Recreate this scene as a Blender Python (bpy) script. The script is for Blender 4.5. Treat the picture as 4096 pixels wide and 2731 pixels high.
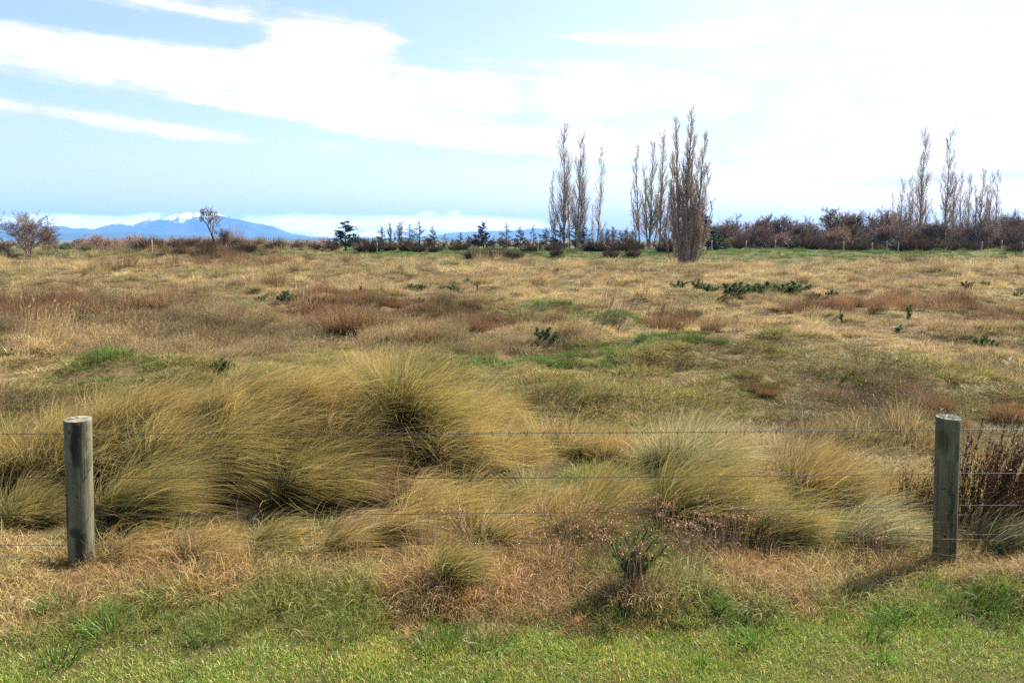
import bpy, math, random
import numpy as np

# ------------------------------------------------------------------ camera, sky, sun, exposure
for o in list(bpy.data.objects):
    bpy.data.objects.remove(o)
SC = bpy.context.scene
COL = SC.collection
FPX, CXP, CYP, EYE = 3277.0, 2048.0, 1365.5, 2.5
PITCH = math.atan(405.5 / FPX)

cam_d = bpy.data.cameras.new("camera")
cam_d.sensor_width = 36.0
cam_d.lens = 36.0 * FPX / 4096.0
cam_d.clip_start = 0.05
cam_d.clip_end = 60000.0
cam = bpy.data.objects.new("camera", cam_d)
cam.location = (0, 0, EYE)
cam.rotation_euler = (math.pi / 2 - PITCH, 0, 0)
COL.objects.link(cam)
SC.camera = cam

SUN_AZ, SUN_EL = math.radians(56), math.radians(43)   # azimuth to the right of the view, elevation
SKY_STRENGTH, CLOUD_STRENGTH, SUN_STRENGTH, EXPOSURE = 0.074, 0.38, 5.0, 1.66

SC.render.engine = 'CYCLES'
SC.cycles.use_denoising = False
SC.cycles.max_bounces = 6
SC.cycles.diffuse_bounces = 2
SC.cycles.glossy_bounces = 2
SC.cycles.transmission_bounces = 4
SC.cycles.volume_bounces = 1
SC.cycles.transparent_max_bounces = 8
SC.view_settings.view_transform = 'Standard'
SC.view_settings.look = 'None'
SC.view_settings.gamma = 1.0
SC.view_settings.use_curve_mapping = False
SC.view_settings.exposure = EXPOSURE

sd = bpy.data.lights.new("sun", 'SUN')
sd.energy = SUN_STRENGTH
sd.angle = math.radians(1.5)
sd.color = (1.0, 0.93, 0.82)
so = bpy.data.objects.new("sun", sd)
from mathutils import Vector
sdir = Vector((math.sin(SUN_AZ) * math.cos(SUN_EL), math.cos(SUN_AZ) * math.cos(SUN_EL), math.sin(SUN_EL)))
so.rotation_euler = sdir.to_track_quat('Z', 'Y').to_euler()
so.location = sdir * 50
COL.objects.link(so)


def ray(px, py):
    """world direction of a photograph pixel (4096 x 2731)"""
    u, v = (px - CXP) / FPX, (CYP - py) / FPX
    c, s = math.cos(PITCH), math.sin(PITCH)
    return np.array([u, c + v * s, -s + v * c])


def az_el(px, py):
    d = ray(px, py)
    return math.atan2(d[0], d[1]), math.atan2(d[2], math.hypot(d[0], d[1]))


class NT:
    """tiny node-tree writer"""
    def __init__(self, tree):
        self.t = tree
        self.t.nodes.clear()

    def n(self, typ, **kw):
        nd = self.t.nodes.new(typ)
        for k, v in kw.items():
            setattr(nd, k, v)
        return nd

    def put(self, sock, v):
        if v is None:
            return
        if isinstance(v, bpy.types.NodeSocket):
            self.t.links.new(v, sock)
        else:
            if isinstance(v, (tuple, list)) and len(v) == 3 and sock.type == 'RGBA':
                v = (*v, 1)
            sock.default_value = v

    def m(self, op, a, b=None, c=None, clamp=False):
        nd = self.n('ShaderNodeMath', operation=op, use_clamp=clamp)
        for s, v in zip(nd.inputs, (a, b, c)):
            self.put(s, v)
        return nd.outputs[0]

    def ramp(self, v, lo, hi, a=0.0, b=1.0):
        nd = self.n('ShaderNodeMapRange', interpolation_type='SMOOTHSTEP')
        for s, x in zip(nd.inputs, (v, lo, hi, a, b)):
            self.put(s, x)
        return nd.outputs[0]

    def mix(self, f, a, b, mode='MIX'):
        nd = self.n('ShaderNodeMix', data_type='RGBA', blend_type=mode)
        self.put(nd.inputs[0], f)
        self.put(nd.inputs[6], a)
        self.put(nd.inputs[7], b)
        return nd.outputs[2]

    def cr(self, f, stops):
        nd = self.n('ShaderNodeValToRGB')
        e = nd.color_ramp.elements
        while len(e) < len(stops):
            e.new(0.5)
        for el, (p, c) in zip(e, stops):
            el.position = p
            el.color = (*c, 1)
        self.put(nd.inputs[0], f)
        return nd.outputs[0]

    def noise(self, vec, scale, detail=4, rough=0.55, dist=0.0, dim='3D'):
        nd = self.n('ShaderNodeTexNoise', noise_dimensions=dim)
        self.put(nd.inputs['Vector'], vec)
        self.put(nd.inputs['Scale'], scale)
        self.put(nd.inputs['Detail'], detail)
        self.put(nd.inputs['Roughness'], rough)
        self.put(nd.inputs['Distortion'], dist)
        return nd.outputs['Fac']

    def xyz(self, x, y, z):
        nd = self.n('ShaderNodeCombineXYZ')
        for s, v in zip(nd.inputs, (x, y, z)):
            self.put(s, v)
        return nd.outputs[0]


def build_world():
    w = bpy.data.worlds.new("World")
    SC.world = w
    w.use_nodes = True
    T = NT(w.node_tree)
    out = T.n('ShaderNodeOutputWorld')
    sky = T.n('ShaderNodeTexSky', sky_type='NISHITA')
    sky.sun_disc = False
    sky.sun_elevation = SUN_EL
    sky.sun_rotation = SUN_AZ
    sky.air_density, sky.dust_density, sky.ozone_density = 1.0, 1.6, 1.4
    co = T.n('ShaderNodeTexCoord').outputs['Generated']
    sp = T.n('ShaderNodeSeparateXYZ')
    T.put(sp.inputs[0], co)
    x, y, z = sp.outputs
    az = T.m('ARCTAN2', x, y)
    el = T.m('ARCSINE', z)
    D = math.degrees
    azd = T.m('MULTIPLY', az, 57.2958)
    eld = T.m('MULTIPLY', el, 57.2958)
    # streaky cirrus lies along a slight diagonal; cumulus noise is rounder
    v1 = T.xyz(T.m('MULTIPLY', azd, 0.055), T.m('MULTIPLY', T.m('ADD', eld, T.m('MULTIPLY', azd, 0.085)), 0.42), 3.1)
    v2 = T.xyz(T.m('MULTIPLY', azd, 0.16), T.m('MULTIPLY', eld, 0.30), 7.7)
    v3 = T.xyz(T.m('MULTIPLY', azd, 0.42), T.m('MULTIPLY', eld, 0.8), 1.7)
    n1 = T.noise(v1, 1.0, 7, 0.6, 0.35)
    n2 = T.noise(v2, 1.0, 6, 0.55, 0.2)
    n3 = T.noise(v3, 1.0, 6, 0.6)
    v4 = T.xyz(T.m('MULTIPLY', azd, 0.16), T.m('MULTIPLY', T.m('ADD', eld, T.m('MULTIPLY', azd, 0.085)), 1.5), 5.5)
    n4 = T.noise(v4, 1.0, 6, 0.65, 0.5)
    v5 = T.xyz(T.m('MULTIPLY', azd, 1.1), T.m('MULTIPLY', eld, 1.7), 2.2)
    n5 = T.noise(v5, 1.0, 6, 0.6)
    blobs = [  # px, py, rx, ry, degrees (down to the right), cloud (+) or open sky (-)
        (250, 190, 650, 60, 5, .9), (700, 300, 800, 110, 7, 1.0), (1500, 370, 800, 105, 4, 1.5), (1800, 550, 700, 55, 5, 1.5),
        (1270, 165, 200, 70, 0, 2.2), (1560, 165, 140, 42, 14, 1.7), (1100, 210, 250, 60, -10, .6),
        (230, 455, 400, 36, 6, 1.15), (720, 535, 320, 24, 7, 1.1), (0, 535, 90, 12, 6, .5), (490, 595, 100, 7, 6, 1.0),
        (3100, 420, 1300, 150, 0, 1.25), (3600, 110, 1000, 130, 0, 1.2), (2750, 110, 350, 60, 0, .5), (2500, 590, 700, 60, 2, 1.2),
        (3300, 742, 650, 18, -2, .75), (850, 55, 450, 24, 5, 1.5), (1900, 100, 420, 18, 3, 1.5), (2300, 150, 420, 14, 3, 1.2), (200, 20, 400, 12, 3, 1.0), (1800, 640, 400, 22, 5, .5),
        (380, 893, 280, 26, 0, 2.6), (600, 862, 60, 18, 0, 2.0), (1170, 885, 180, 34, 0, 2.6), (1480, 890, 230, 34, 0, 2.6),
        (1800, 888, 210, 36, 0, 2.6), (1705, 850, 45, 20, 0, 1.9), (1815, 845, 32, 24, 0, 1.9), (2080, 895, 230, 26, 0, 2.3), (2880, 880, 120, 26, 0, 2.0),
        (3400, 960, 900, 20, 0, .4), (100, 890, 130, 16, 0, .9),
        (260, 62, 360, 40, 4, -2.2), (830, 125, 190, 36, 8, -1.9), (1690, 224, 150, 30, 14, -3.0), (1480, 40, 420, 30, 4, -1.8), (1000, 120, 120, 40, -25, -1.4), (1640, 75, 110, 26, 30, -1.5),
        (2180, 60, 420, 60, 2, -1.8), (1950, 150, 360, 32, 3, -1.4), (2250, 205, 500, 22, 4, -1.5), (3060, 252, 330, 36, 5, -3.0), (3700, 110, 220, 20, 0, -.9), (3500, 640, 500, 18, 0, -.8), (2700, 30, 300, 18, 4, -.9), (1700, 430, 420, 10, 4, -.8), (700, 230, 330, 10, 7, -.8),
        (3420, 262, 420, 16, 1, -1.6), (80, 352, 190, 16, 5, -1.7), (420, 412, 450, 18, 6, -2.0), (860, 470, 380, 32, 8, -2.2),
        (1350, 545, 320, 16, 6, -1.4), (1000, 620, 330, 24, 6, -1.4), (500, 715, 1300, 95, 2, -2.2), (1500, 765, 900, 50, 0, -2.0), (2060, 485, 110, 14, 0, -.9),
        (2150, 690, 330, 26, 2, -1.1), (2950, 692, 420, 16, 0, -2.2), (3300, 850, 1100, 62, 0, -2.2), (2400, 800, 600, 60, 0, -1.8), (330, 790, 900, 45, 0, -1.5),
    ]
    bias = -0.2
    for (px, py, rx, ry, rot, val) in blobs:
        a0, e0 = az_el(px, py)
        r = math.radians(-rot)
        k = D(1 / FPX)
        da = T.m('SUBTRACT', azd, D(a0))
        de = T.m('SUBTRACT', eld, D(e0))
        c, s = math.cos(r), math.sin(r)
        p = T.m('ADD', T.m('MULTIPLY', da, c / (rx * k)), T.m('MULTIPLY', de, s / (rx * k)))
        q = T.m('ADD', T.m('MULTIPLY', da, -s / (ry * k)), T.m('MULTIPLY', de, c / (ry * k)))
        g = T.m('EXPONENT', T.m('MULTIPLY', T.m('ADD', T.m('MULTIPLY', p, p), T.m('MULTIPLY', q, q)), -1.0))
        bias = T.m('MULTIPLY_ADD', g, val, bias)
    cl = T.m('ADD', T.m('MULTIPLY', T.m('SUBTRACT', n1, 0.5), 2.2), bias)
    cl = T.m('ADD', cl, T.m('MULTIPLY', T.m('SUBTRACT', n2, 0.5), 1.6))
    cl = T.m('ADD', cl, T.m('MULTIPLY', T.m('SUBTRACT', n3, 0.5), 1.3))
    cl = T.m('ADD', cl, T.m('MULTIPLY', T.m('SUBTRACT', n4, 0.5), 2.8))
    cl = T.m('ADD', cl, T.m('MULTIPLY', T.m('SUBTRACT', n5, 0.5), 1.0))
    fac = T.ramp(cl, -0.7, 1.15)
    fac = T.m('MULTIPLY', fac, T.ramp(eld, -2.0, 0.5))
    bright = T.ramp(cl, 0.0, 1.8, 0.82, 1.14)
    shade = T.ramp(n2, 0.35, 0.65, 0.97, 1.04)
    bg1 = T.n('ShaderNodeBackground')
    tinted = T.mix(1.0, sky.outputs[0], (1.02, .98, 1.02), 'MULTIPLY')
    T.put(bg1.inputs[0], tinted)
    T.put(bg1.inputs[1], SKY_STRENGTH)
    bg2 = T.n('ShaderNodeBackground')
    T.put(bg2.inputs[0], T.mix(T.ramp(n2, .38, .6), (.90, .945, 1.0), (1.0, .99, .985)))
    low = T.ramp(eld, 2.6, 1.2, 1.0, 1.75)          # sunlit cumulus banked along the skyline
    T.put(bg2.inputs[1], T.m('MULTIPLY', T.m('MULTIPLY', T.m('MULTIPLY', bright, shade), low), CLOUD_STRENGTH))
    mx = T.n('ShaderNodeMixShader')
    T.put(mx.inputs[0], fac)
    T.put(mx.inputs[1], bg1.outputs[0])
    T.put(mx.inputs[2], bg2.outputs[0])
    T.put(out.inputs[0], mx.outputs[0])


build_world()

# ------------------------------------------------------------------ numeric helpers
RNG = np.random.default_rng(11)
_LAT = np.random.default_rng(5).random((256, 256))


def vnoise(x, y, seed=0):
    x = np.asarray(x, float) + seed * 17.31
    y = np.asarray(y, float) + seed * 9.77
    xi, yi = np.floor(x).astype(int), np.floor(y).astype(int)
    fx, fy = x - xi, y - yi
    fx, fy = fx * fx * (3 - 2 * fx), fy * fy * (3 - 2 * fy)
    a, b = _LAT[xi & 255, yi & 255], _LAT[(xi + 1) & 255, yi & 255]
    c, d = _LAT[xi & 255, (yi + 1) & 255], _LAT[(xi + 1) & 255, (yi + 1) & 255]
    return (a * (1 - fx) + b * fx) * (1 - fy) + (c * (1 - fx) + d * fx) * fy


def fbm(x, y, oct=4, seed=0):
    s, a, t = 0, 0.5, 0
    for k in range(oct):
        s = s + a * vnoise(np.asarray(x) * 2 ** k, np.asarray(y) * 2 ** k, seed + k)
        t += a
        a *= 0.5
    return s / t


def sstep(a, b, v):
    t = np.clip((np.asarray(v, float) - a) / (b - a), 0, 1)
    return t * t * (3 - 2 * t)


def gauss(x, y, cx, cy, sx, sy):
    return np.exp(-((x - cx) / sx) ** 2 - ((y - cy) / sy) ** 2)


def hummock(x, y, f, seed):
    v = vnoise(x * f, y * f, seed)
    return np.clip(v - 0.45, 0, 1) * 2


def terrain(x, y):
    x, y = np.asarray(x, float), np.asarray(y, float)
    z = 0.9 * sstep(4.1, -0.6, y)
    z = z + 0.13 * hummock(x, y, 1.5, 15) * sstep(5.0, 5.4, y) * sstep(6.1, 5.7, y) + 0.04 * gauss(x, y, -2.4, 5.6, .7, 0.4)
    z = z + 0.04 * (fbm(x * 0.9, y * 0.9, 3, 3) - 0.5) * sstep(3.5, 6, y)
    # the low dune under the big tussocks
    z = z + 0.74 * gauss(x, y, -1.3, 8.8, 0.95, 0.66) + 0.66 * gauss(x, y, -2.9, 8.5, 1.0, 0.66) + 0.48 * gauss(x, y, -4.4, 8.4, 1.2, 0.66) + 0.22 * gauss(x, y, 2.1, 8.0, 1.2, 0.7)
    far = sstep(8.5, 13, y)
    amp = 1 - 0.5 * sstep(50, 90, y)
    z = z + far * amp * (0.26 * hummock(x, y, 1.1, 21) + 0.30 * hummock(x, y, 0.45, 31) + 0.12 * hummock(x, y, 2.3, 33) + 0.5 * (fbm(x * 0.11, y * 0.11, 3, 40) - 0.5))
    # long stopbank that closes the field
    wob = 5 * (fbm(x * 0.03 + 5, y * 0 + 2, 2, 50) - 0.5)
    bank = 0.95 + 0.5 * (fbm(x * 0.045, y * 0.02, 3, 60) - 0.5)
    bank = bank + 0.85 * gauss(x, y, -34, 98, 9, 30) + 0.3 * gauss(x, y, 9, 100, 16, 30) - 0.3 * gauss(x, y, -60, 98, 14, 40)
    z = z + bank * sstep(80 + wob, 101 + wob, y)
    z = z - 2.6 * sstep(126, 165, y)
    # pale sandy bank at the far right
    z = z + 0.75 * gauss(x, y, 49.5, 76, 4.5, 3.5)
    return z


def gp(px, py):
    """where the line of sight of a photograph pixel meets the terrain"""
    d = ray(px, py)
    t = 3.0
    prev = t
    while t < 400:
        p = d * t
        if p[2] + EYE < float(terrain(p[0], p[1])):
            lo, hi = prev, t
            for _ in range(18):
                mid = 0.5 * (lo + hi)
                p = d * mid
                if p[2] + EYE < float(terrain(p[0], p[1])):
                    hi = mid
                else:
                    lo = mid
            p = d * hi
            return np.array([p[0], p[1], float(terrain(p[0], p[1]))])
        prev = t
        t *= 1.012
    p = d * 110 / d[1]
    return np.array([p[0], p[1], float(terrain(p[0], p[1]))])


def at(px, Y):
    """a ground point at distance Y under a photograph column"""
    X = (px - CXP) / FPX * (Y * math.cos(PITCH) + EYE * math.sin(PITCH))
    return np.array([X, Y, float(terrain(X, Y))])


def zat(py, Y):
    d = ray(CXP, py)
    return EYE + d[2] * Y / d[1]


# ------------------------------------------------------------------ mesh helpers
def mesh(name, V, quads=None, tris=None, mat=None, attr=None, smooth=False):
    """V (n,3); quads (m,4); tris (k,3); attr: dict of FLOAT_COLOR point attributes"""
    V = np.asarray(V, np.float32)
    me = bpy.data.meshes.new(name)
    q = np.zeros((0, 4), int) if quads is None else np.asarray(quads, int).reshape(-1, 4)
    t = np.zeros((0, 3), int) if tris is None else np.asarray(tris, int).reshape(-1, 3)
    me.vertices.add(len(V))
    me.vertices.foreach_set('co', V.ravel())
    me.loops.add(4 * len(q) + 3 * len(t))
    me.loops.foreach_set('vertex_index', np.concatenate([q.ravel(), t.ravel()]).astype(np.int32))
    me.polygons.add(len(q) + len(t))
    st = np.concatenate([np.arange(len(q)) * 4, 4 * len(q) + np.arange(len(t)) * 3]).astype(np.int32)
    me.polygons.foreach_set('loop_start', st)
    if smooth:
        me.polygons.foreach_set('use_smooth', np.ones(len(q) + len(t), bool))
    me.update(calc_edges=True)
    for k, a in (attr or {}).items():
        at_ = me.attributes.new(k, 'FLOAT_COLOR', 'POINT')
        at_.data.foreach_set('color', np.asarray(a, np.float32).ravel())
    if mat:
        me.materials.append(mat)
    return me


def tag(o, label=None, cat=None, group=None, kind=None):
    if label: o['label'] = label
    if cat: o['category'] = cat
    if group: o['group'] = group
    if kind: o['kind'] = kind
    return o


def obj(name, me, parent=None, loc=(0, 0, 0)):
    o = bpy.data.objects.new(name, me)
    COL.objects.link(o)
    o.location = loc
    if parent:
        o.parent = parent
    return o


def empty(name, loc, rz=0.0, sc=1.0):
    o = bpy.data.objects.new(name, None)
    o.empty_display_size = 0.2
    COL.objects.link(o)
    o.location = loc
    o.rotation_euler = (0, 0, rz)
    o.scale = (sc, sc, sc) if np.isscalar(sc) else sc
    return o


def unit(v):
    return v / np.maximum(np.linalg.norm(v, axis=-1, keepdims=True), 1e-9)


def tubes(P, R, sides=3):
    """P (B,N,3), R (B,N) -> verts, quads"""
    B, N, _ = P.shape
    T = np.empty_like(P)
    T[:, 1:-1] = P[:, 2:] - P[:, :-2]
    T[:, 0] = P[:, 1] - P[:, 0]
    T[:, -1] = P[:, -1] - P[:, -2]
    T = unit(T)
    ref = np.where(np.abs(T[..., 2:3]) > 0.9, np.array([1.0, 0, 0]), np.array([0, 0, 1.0]))
    ref = np.repeat(ref[:, :1], N, axis=1)
    U = unit(np.cross(T, ref))
    W = np.cross(T, U)
    a = np.arange(sides) * 2 * math.pi / sides
    V = P[:, :, None] + R[:, :, None, None] * (np.cos(a)[None, None, :, None] * U[:, :, None] + np.sin(a)[None, None, :, None] * W[:, :, None])
    i = np.arange(B * N * sides).reshape(B, N, sides)
    j = np.roll(i, -1, axis=2)
    Q = np.stack([i[:, :-1], j[:, :-1], j[:, 1:], i[:, 1:]], -1).reshape(-1, 4)
    return V.reshape(-1, 3), Q


def join(parts):
    Vs, Qs, off = [], [], 0
    for V, Q in parts:
        Vs.append(V)
        Qs.append(Q + off)
        off += len(V)
    return np.concatenate(Vs), np.concatenate(Qs)


def grow(P, R, k, rng, t=(0.2, 1.0), ang=(0.6, 0.15), L=0.4, Lt=0.5, up=0.0, n=3, jit=0.08, r=0.5, rmin=0.003, base=None):
    """k children on each parent polyline: P (B,N,3) -> (B*k,n,3)"""
    B, N, _ = P.shape
    tt = (np.arange(k)[None] + rng.random((B, k))) / k
    tt = t[0] + (t[1] - t[0]) * tt
    f = np.clip(tt * (N - 1), 0, N - 1.001)
    i0 = f.astype(int)
    fr = (f - i0)[..., None]
    bi = np.arange(B)[:, None]
    p0, p1 = P[bi, i0], P[bi, i0 + 1]
    pos = p0 * (1 - fr) + p1 * fr
    tan = unit(p1 - p0)
    rad = R[bi, i0] * (1 - fr[..., 0]) + R[bi, i0 + 1] * fr[..., 0]
    plen = np.linalg.norm(np.diff(P, axis=1), axis=2).sum(1)[:, None]
    perp = unit(np.cross(tan, rng.normal(size=tan.shape)))
    a = rng.normal(ang[0], ang[1], (B, k))[..., None]
    d = unit(np.cos(a) * tan + np.sin(a) * perp)
    ln = (plen if base is None else base) * L * (1 - Lt * tt) * rng.uniform(0.65, 1.2, (B, k))
    C = np.empty((B, k, n, 3))
    C[:, :, 0] = pos
    for s in range(1, n):
        C[:, :, s] = C[:, :, s - 1] + d * (ln / (n - 1))[..., None]
        d = unit(d + np.array([0, 0, up / (n - 1)]) + rng.normal(0, jit, d.shape))
    r0 = np.maximum(rad * r, rmin)[..., None]
    RR = r0 * np.linspace(1, 0.35, n)[None, None]
    return C.reshape(B * k, n, 3), RR.reshape(B * k, n)


def spine(h, r, n, rng, wob=0.03, lean=(0, 0), top=0.15, x0=(0, 0)):
    t = np.linspace(0, 1, n)
    P = np.zeros((1, n, 3))
    P[0, :, 0] = x0[0] + lean[0] * t + np.cumsum(rng.normal(0, wob * h / n, n)) * (t > 0)
    P[0, :, 1] = x0[1] + lean[1] * t + np.cumsum(rng.normal(0, wob * h / n, n)) * (t > 0)
    P[0, :, 2] = h * t - 0.1 * (t == 0)
    R = (r * (1 - (1 - top) * t ** 0.9))[None]
    return P, R


def blades(root, d, length, width, wind, bend, segs, rng, side=None, jit=0.04):
    """tapering grass ribbons -> V, quads, tris, bc(rand, t, rand2)"""
    N = len(root)
    P = np.empty((N, segs + 1, 3))
    P[:, 0] = root
    dirs = np.empty((N, segs + 1, 3))
    d = unit(d)
    dirs[:, 0] = d
    for s in range(segs):
        P[:, s + 1] = P[:, s] + d * (length / segs)[:, None]
        k = bend[:, None] * ((s + 1) / segs)
        d = unit(d + k * wind + rng.normal(0, jit, (N, 3)))
        dirs[:, s + 1] = d
    sv = rng.normal(size=(N, 3)) if side is None else side
    S = unit(np.cross(dirs, sv[:, None]))
    wt = width[:, None] * (1 - (np.arange(segs + 1) / segs)[None] ** 1.6) * 0.5
    A, Bv = P - S * wt[..., None], P + S * wt[..., None]
    V = np.empty((N, 2 * segs + 1, 3))
    V[:, 0:2 * segs:2] = A[:, :segs]
    V[:, 1:2 * segs:2] = Bv[:, :segs]
    V[:, 2 * segs] = P[:, segs]
    o = (np.arange(N) * (2 * segs + 1))[:, None]
    s = np.arange(segs - 1)[None] * 2
    Q = np.stack([o + s, o + s + 1, o + s + 3, o + s + 2], -1).reshape(-1, 4)
    e = 2 * (segs - 1)
    Tt = np.stack([o[:, 0] + e, o[:, 0] + e + 1, o[:, 0] + e + 2], -1)
    r1, r2 = rng.random(N), rng.random(N)
    tt = np.repeat(np.arange(segs), 2) / segs
    tt = np.append(tt, 1.0)
    bc = np.empty((N, 2 * segs + 1, 4))
    bc[..., 0] = r1[:, None]
    bc[..., 1] = tt[None]
    bc[..., 2] = r2[:, None]
    bc[..., 3] = 1
    return V.reshape(-1, 3), Q, Tt, bc.reshape(-1, 4)


def join_blades(parts):
    Vs, Qs, Ts, Bs, off = [], [], [], [], 0
    for V, Q, T, b in parts:
        Vs.append(V); Qs.append(Q + off); Ts.append(T + off); Bs.append(b)
        off += len(V)
    return np.concatenate(Vs), np.concatenate(Qs), np.concatenate(Ts), np.concatenate(Bs)


# ------------------------------------------------------------------ materials
def new_mat(name):
    m = bpy.data.materials.new(name)
    m.use_nodes = True
    return m, NT(m.node_tree)


def grass_mat(name, cols, root_col, inst=False, trans=0.30, spec=0.16, root_to=0.5):
    root_to = .72 if 'tussock' in name else root_to  # dark roots carried higher up tussock blades, painting shade into the hollows
    m, T = new_mat(name)
    out = T.n('ShaderNodeOutputMaterial')
    a = T.n('ShaderNodeAttribute', attribute_name='bc')
    sp = T.n('ShaderNodeSeparateColor')
    T.put(sp.inputs[0], a.outputs['Color'])
    r1, t, r2 = sp.outputs
    G = 1.0
    cols = [tuple(G * q for q in w_) for w_ in cols]
    root_col = tuple(G * q * .62 for q in root_col)  # root tone deepened to imitate shade low in the clump
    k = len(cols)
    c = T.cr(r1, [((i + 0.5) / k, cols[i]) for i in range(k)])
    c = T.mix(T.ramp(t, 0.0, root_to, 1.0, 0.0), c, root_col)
    if 'tussock' in name:      # dry bleached ends, brightened further to paint in golden highlights
        c = T.mix(T.ramp(t, .55, 1.0, 0.0, .45), c, (.60, .43, .15))
    v = T.m('MULTIPLY_ADD', r2, 0.5, 0.75)
    hv = T.n('ShaderNodeHueSaturation')
    T.put(hv.inputs['Value'], v)
    T.put(hv.inputs['Color'], c)
    c = hv.outputs[0]
    if inst:
        ti = T.n('ShaderNodeAttribute', attribute_name='tint', attribute_type='INSTANCER')
        c = T.mix(1.0, c, ti.outputs['Color'], 'MULTIPLY')
    p = T.n('ShaderNodeBsdfPrincipled')
    T.put(p.inputs['Base Color'], c)
    T.put(p.inputs['Roughness'], 0.5)
    T.put(p.inputs['Specular IOR Level'], spec)
    tr = T.n('ShaderNodeBsdfTranslucent')
    T.put(tr.inputs[0], c)
    mx = T.n('ShaderNodeMixShader')
    T.put(mx.inputs[0], trans)
    T.put(mx.inputs[1], p.outputs[0])
    T.put(mx.inputs[2], tr.outputs[0])
    T.put(out.inputs[0], mx.outputs[0])
    return m


def plain_mat(name, a, b, scale=8.0, rough=0.8, spec=0.3, bump=0.0, detail=4, coords='Object', stretch=(1, 1, 1)):
    m, T = new_mat(name)
    out = T.n('ShaderNodeOutputMaterial')
    co = T.n('ShaderNodeTexCoord').outputs[coords]
    mp = T.n('ShaderNodeMapping')
    T.put(mp.inputs['Vector'], co)
    mp.inputs['Scale'].default_value = stretch
    f = T.noise(mp.outputs[0], scale, detail)
    c = T.mix(T.ramp(f, 0.32, 0.68), a, b)
    p = T.n('ShaderNodeBsdfPrincipled')
    T.put(p.inputs['Base Color'], c)
    T.put(p.inputs['Roughness'], rough)
    T.put(p.inputs['Specular IOR Level'], spec)
    if bump:
        bn = T.n('ShaderNodeBump')
        T.put(bn.inputs['Strength'], bump)
        T.put(bn.inputs['Height'], f)
        T.put(p.inputs['Normal'], bn.outputs[0])
    T.put(out.inputs[0], p.outputs[0])
    return m


STRAW = (.50, .35, .15); GOLD = (.47, .31, .085); PALE = (.58, .47, .27); OLIVE = (.175, .175, .058)
GREEN = (.105, .18, .030); BLUEGREEN = (.22, .26, .13); BROWN = (.20, .125, .06); RUST = (.26, .145, .065)
PINK = (.39, .30, .155); DEEP = (.065, .09, .032)

M = {}
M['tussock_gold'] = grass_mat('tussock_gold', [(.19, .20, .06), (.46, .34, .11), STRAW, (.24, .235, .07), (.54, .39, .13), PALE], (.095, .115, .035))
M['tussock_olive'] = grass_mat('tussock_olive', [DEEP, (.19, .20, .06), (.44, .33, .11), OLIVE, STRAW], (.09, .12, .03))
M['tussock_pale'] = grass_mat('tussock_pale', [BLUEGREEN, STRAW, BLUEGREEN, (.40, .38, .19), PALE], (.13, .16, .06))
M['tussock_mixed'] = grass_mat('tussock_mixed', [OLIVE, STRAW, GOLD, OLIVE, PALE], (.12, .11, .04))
M['thatch'] = grass_mat('thatch', [PINK, STRAW, BROWN, PALE, PINK], (.16, .10, .045), spec=.15)
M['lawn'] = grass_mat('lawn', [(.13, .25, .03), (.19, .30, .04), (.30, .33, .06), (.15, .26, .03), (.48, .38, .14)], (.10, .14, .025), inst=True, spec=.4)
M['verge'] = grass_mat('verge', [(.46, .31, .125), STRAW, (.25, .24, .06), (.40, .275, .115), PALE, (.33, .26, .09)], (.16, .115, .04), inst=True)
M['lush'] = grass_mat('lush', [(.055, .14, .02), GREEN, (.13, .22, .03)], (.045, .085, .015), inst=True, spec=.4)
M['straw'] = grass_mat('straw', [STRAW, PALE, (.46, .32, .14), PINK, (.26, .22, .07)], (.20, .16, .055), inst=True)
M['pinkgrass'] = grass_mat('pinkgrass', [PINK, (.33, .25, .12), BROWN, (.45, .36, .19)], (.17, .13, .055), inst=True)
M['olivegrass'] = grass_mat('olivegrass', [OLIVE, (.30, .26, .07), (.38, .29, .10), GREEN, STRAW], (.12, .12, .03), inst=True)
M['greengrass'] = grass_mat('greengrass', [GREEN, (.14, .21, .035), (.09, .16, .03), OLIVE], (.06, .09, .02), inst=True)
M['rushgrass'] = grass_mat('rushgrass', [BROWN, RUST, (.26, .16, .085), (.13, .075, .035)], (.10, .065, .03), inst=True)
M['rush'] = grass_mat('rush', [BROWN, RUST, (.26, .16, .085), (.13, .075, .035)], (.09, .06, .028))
M['dock'] = grass_mat('dock', [(.05, .022, .013), (.085, .033, .017), (.04, .02, .012)], (.05, .025, .015), trans=.2)
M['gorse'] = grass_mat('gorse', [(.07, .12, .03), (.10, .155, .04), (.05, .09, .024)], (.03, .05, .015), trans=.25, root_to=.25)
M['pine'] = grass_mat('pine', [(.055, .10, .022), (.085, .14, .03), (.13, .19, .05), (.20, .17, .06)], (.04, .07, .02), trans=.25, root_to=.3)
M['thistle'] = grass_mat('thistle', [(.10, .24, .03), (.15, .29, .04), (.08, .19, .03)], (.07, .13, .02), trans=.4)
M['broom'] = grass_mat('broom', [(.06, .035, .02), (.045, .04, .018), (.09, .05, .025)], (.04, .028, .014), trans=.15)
M['bark'] = plain_mat('bark', (.36, .28, .20), (.19, .15, .11), 3.0, .9, .15)
M['bark_dark'] = plain_mat('bark_dark', (.085, .065, .05), (.05, .038, .03), 4.0, .9, .15)
M['twig_pale'] = plain_mat('twig_pale', (.46, .365, .27), (.34, .265, .19), 1.0, .75, .25)
M['twig_brown'] = plain_mat('twig_brown', (.17, .115, .08), (.105, .07, .05), 0.6, .85, .15)
M['twig_red'] = plain_mat('twig_red', (.32, .20, .135), (.23, .15, .105), 0.6, .85, .15)
M['twig_grey'] = plain_mat('twig_grey', (.22, .17, .13), (.14, .11, .085), 0.6, .85, .15)
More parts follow.
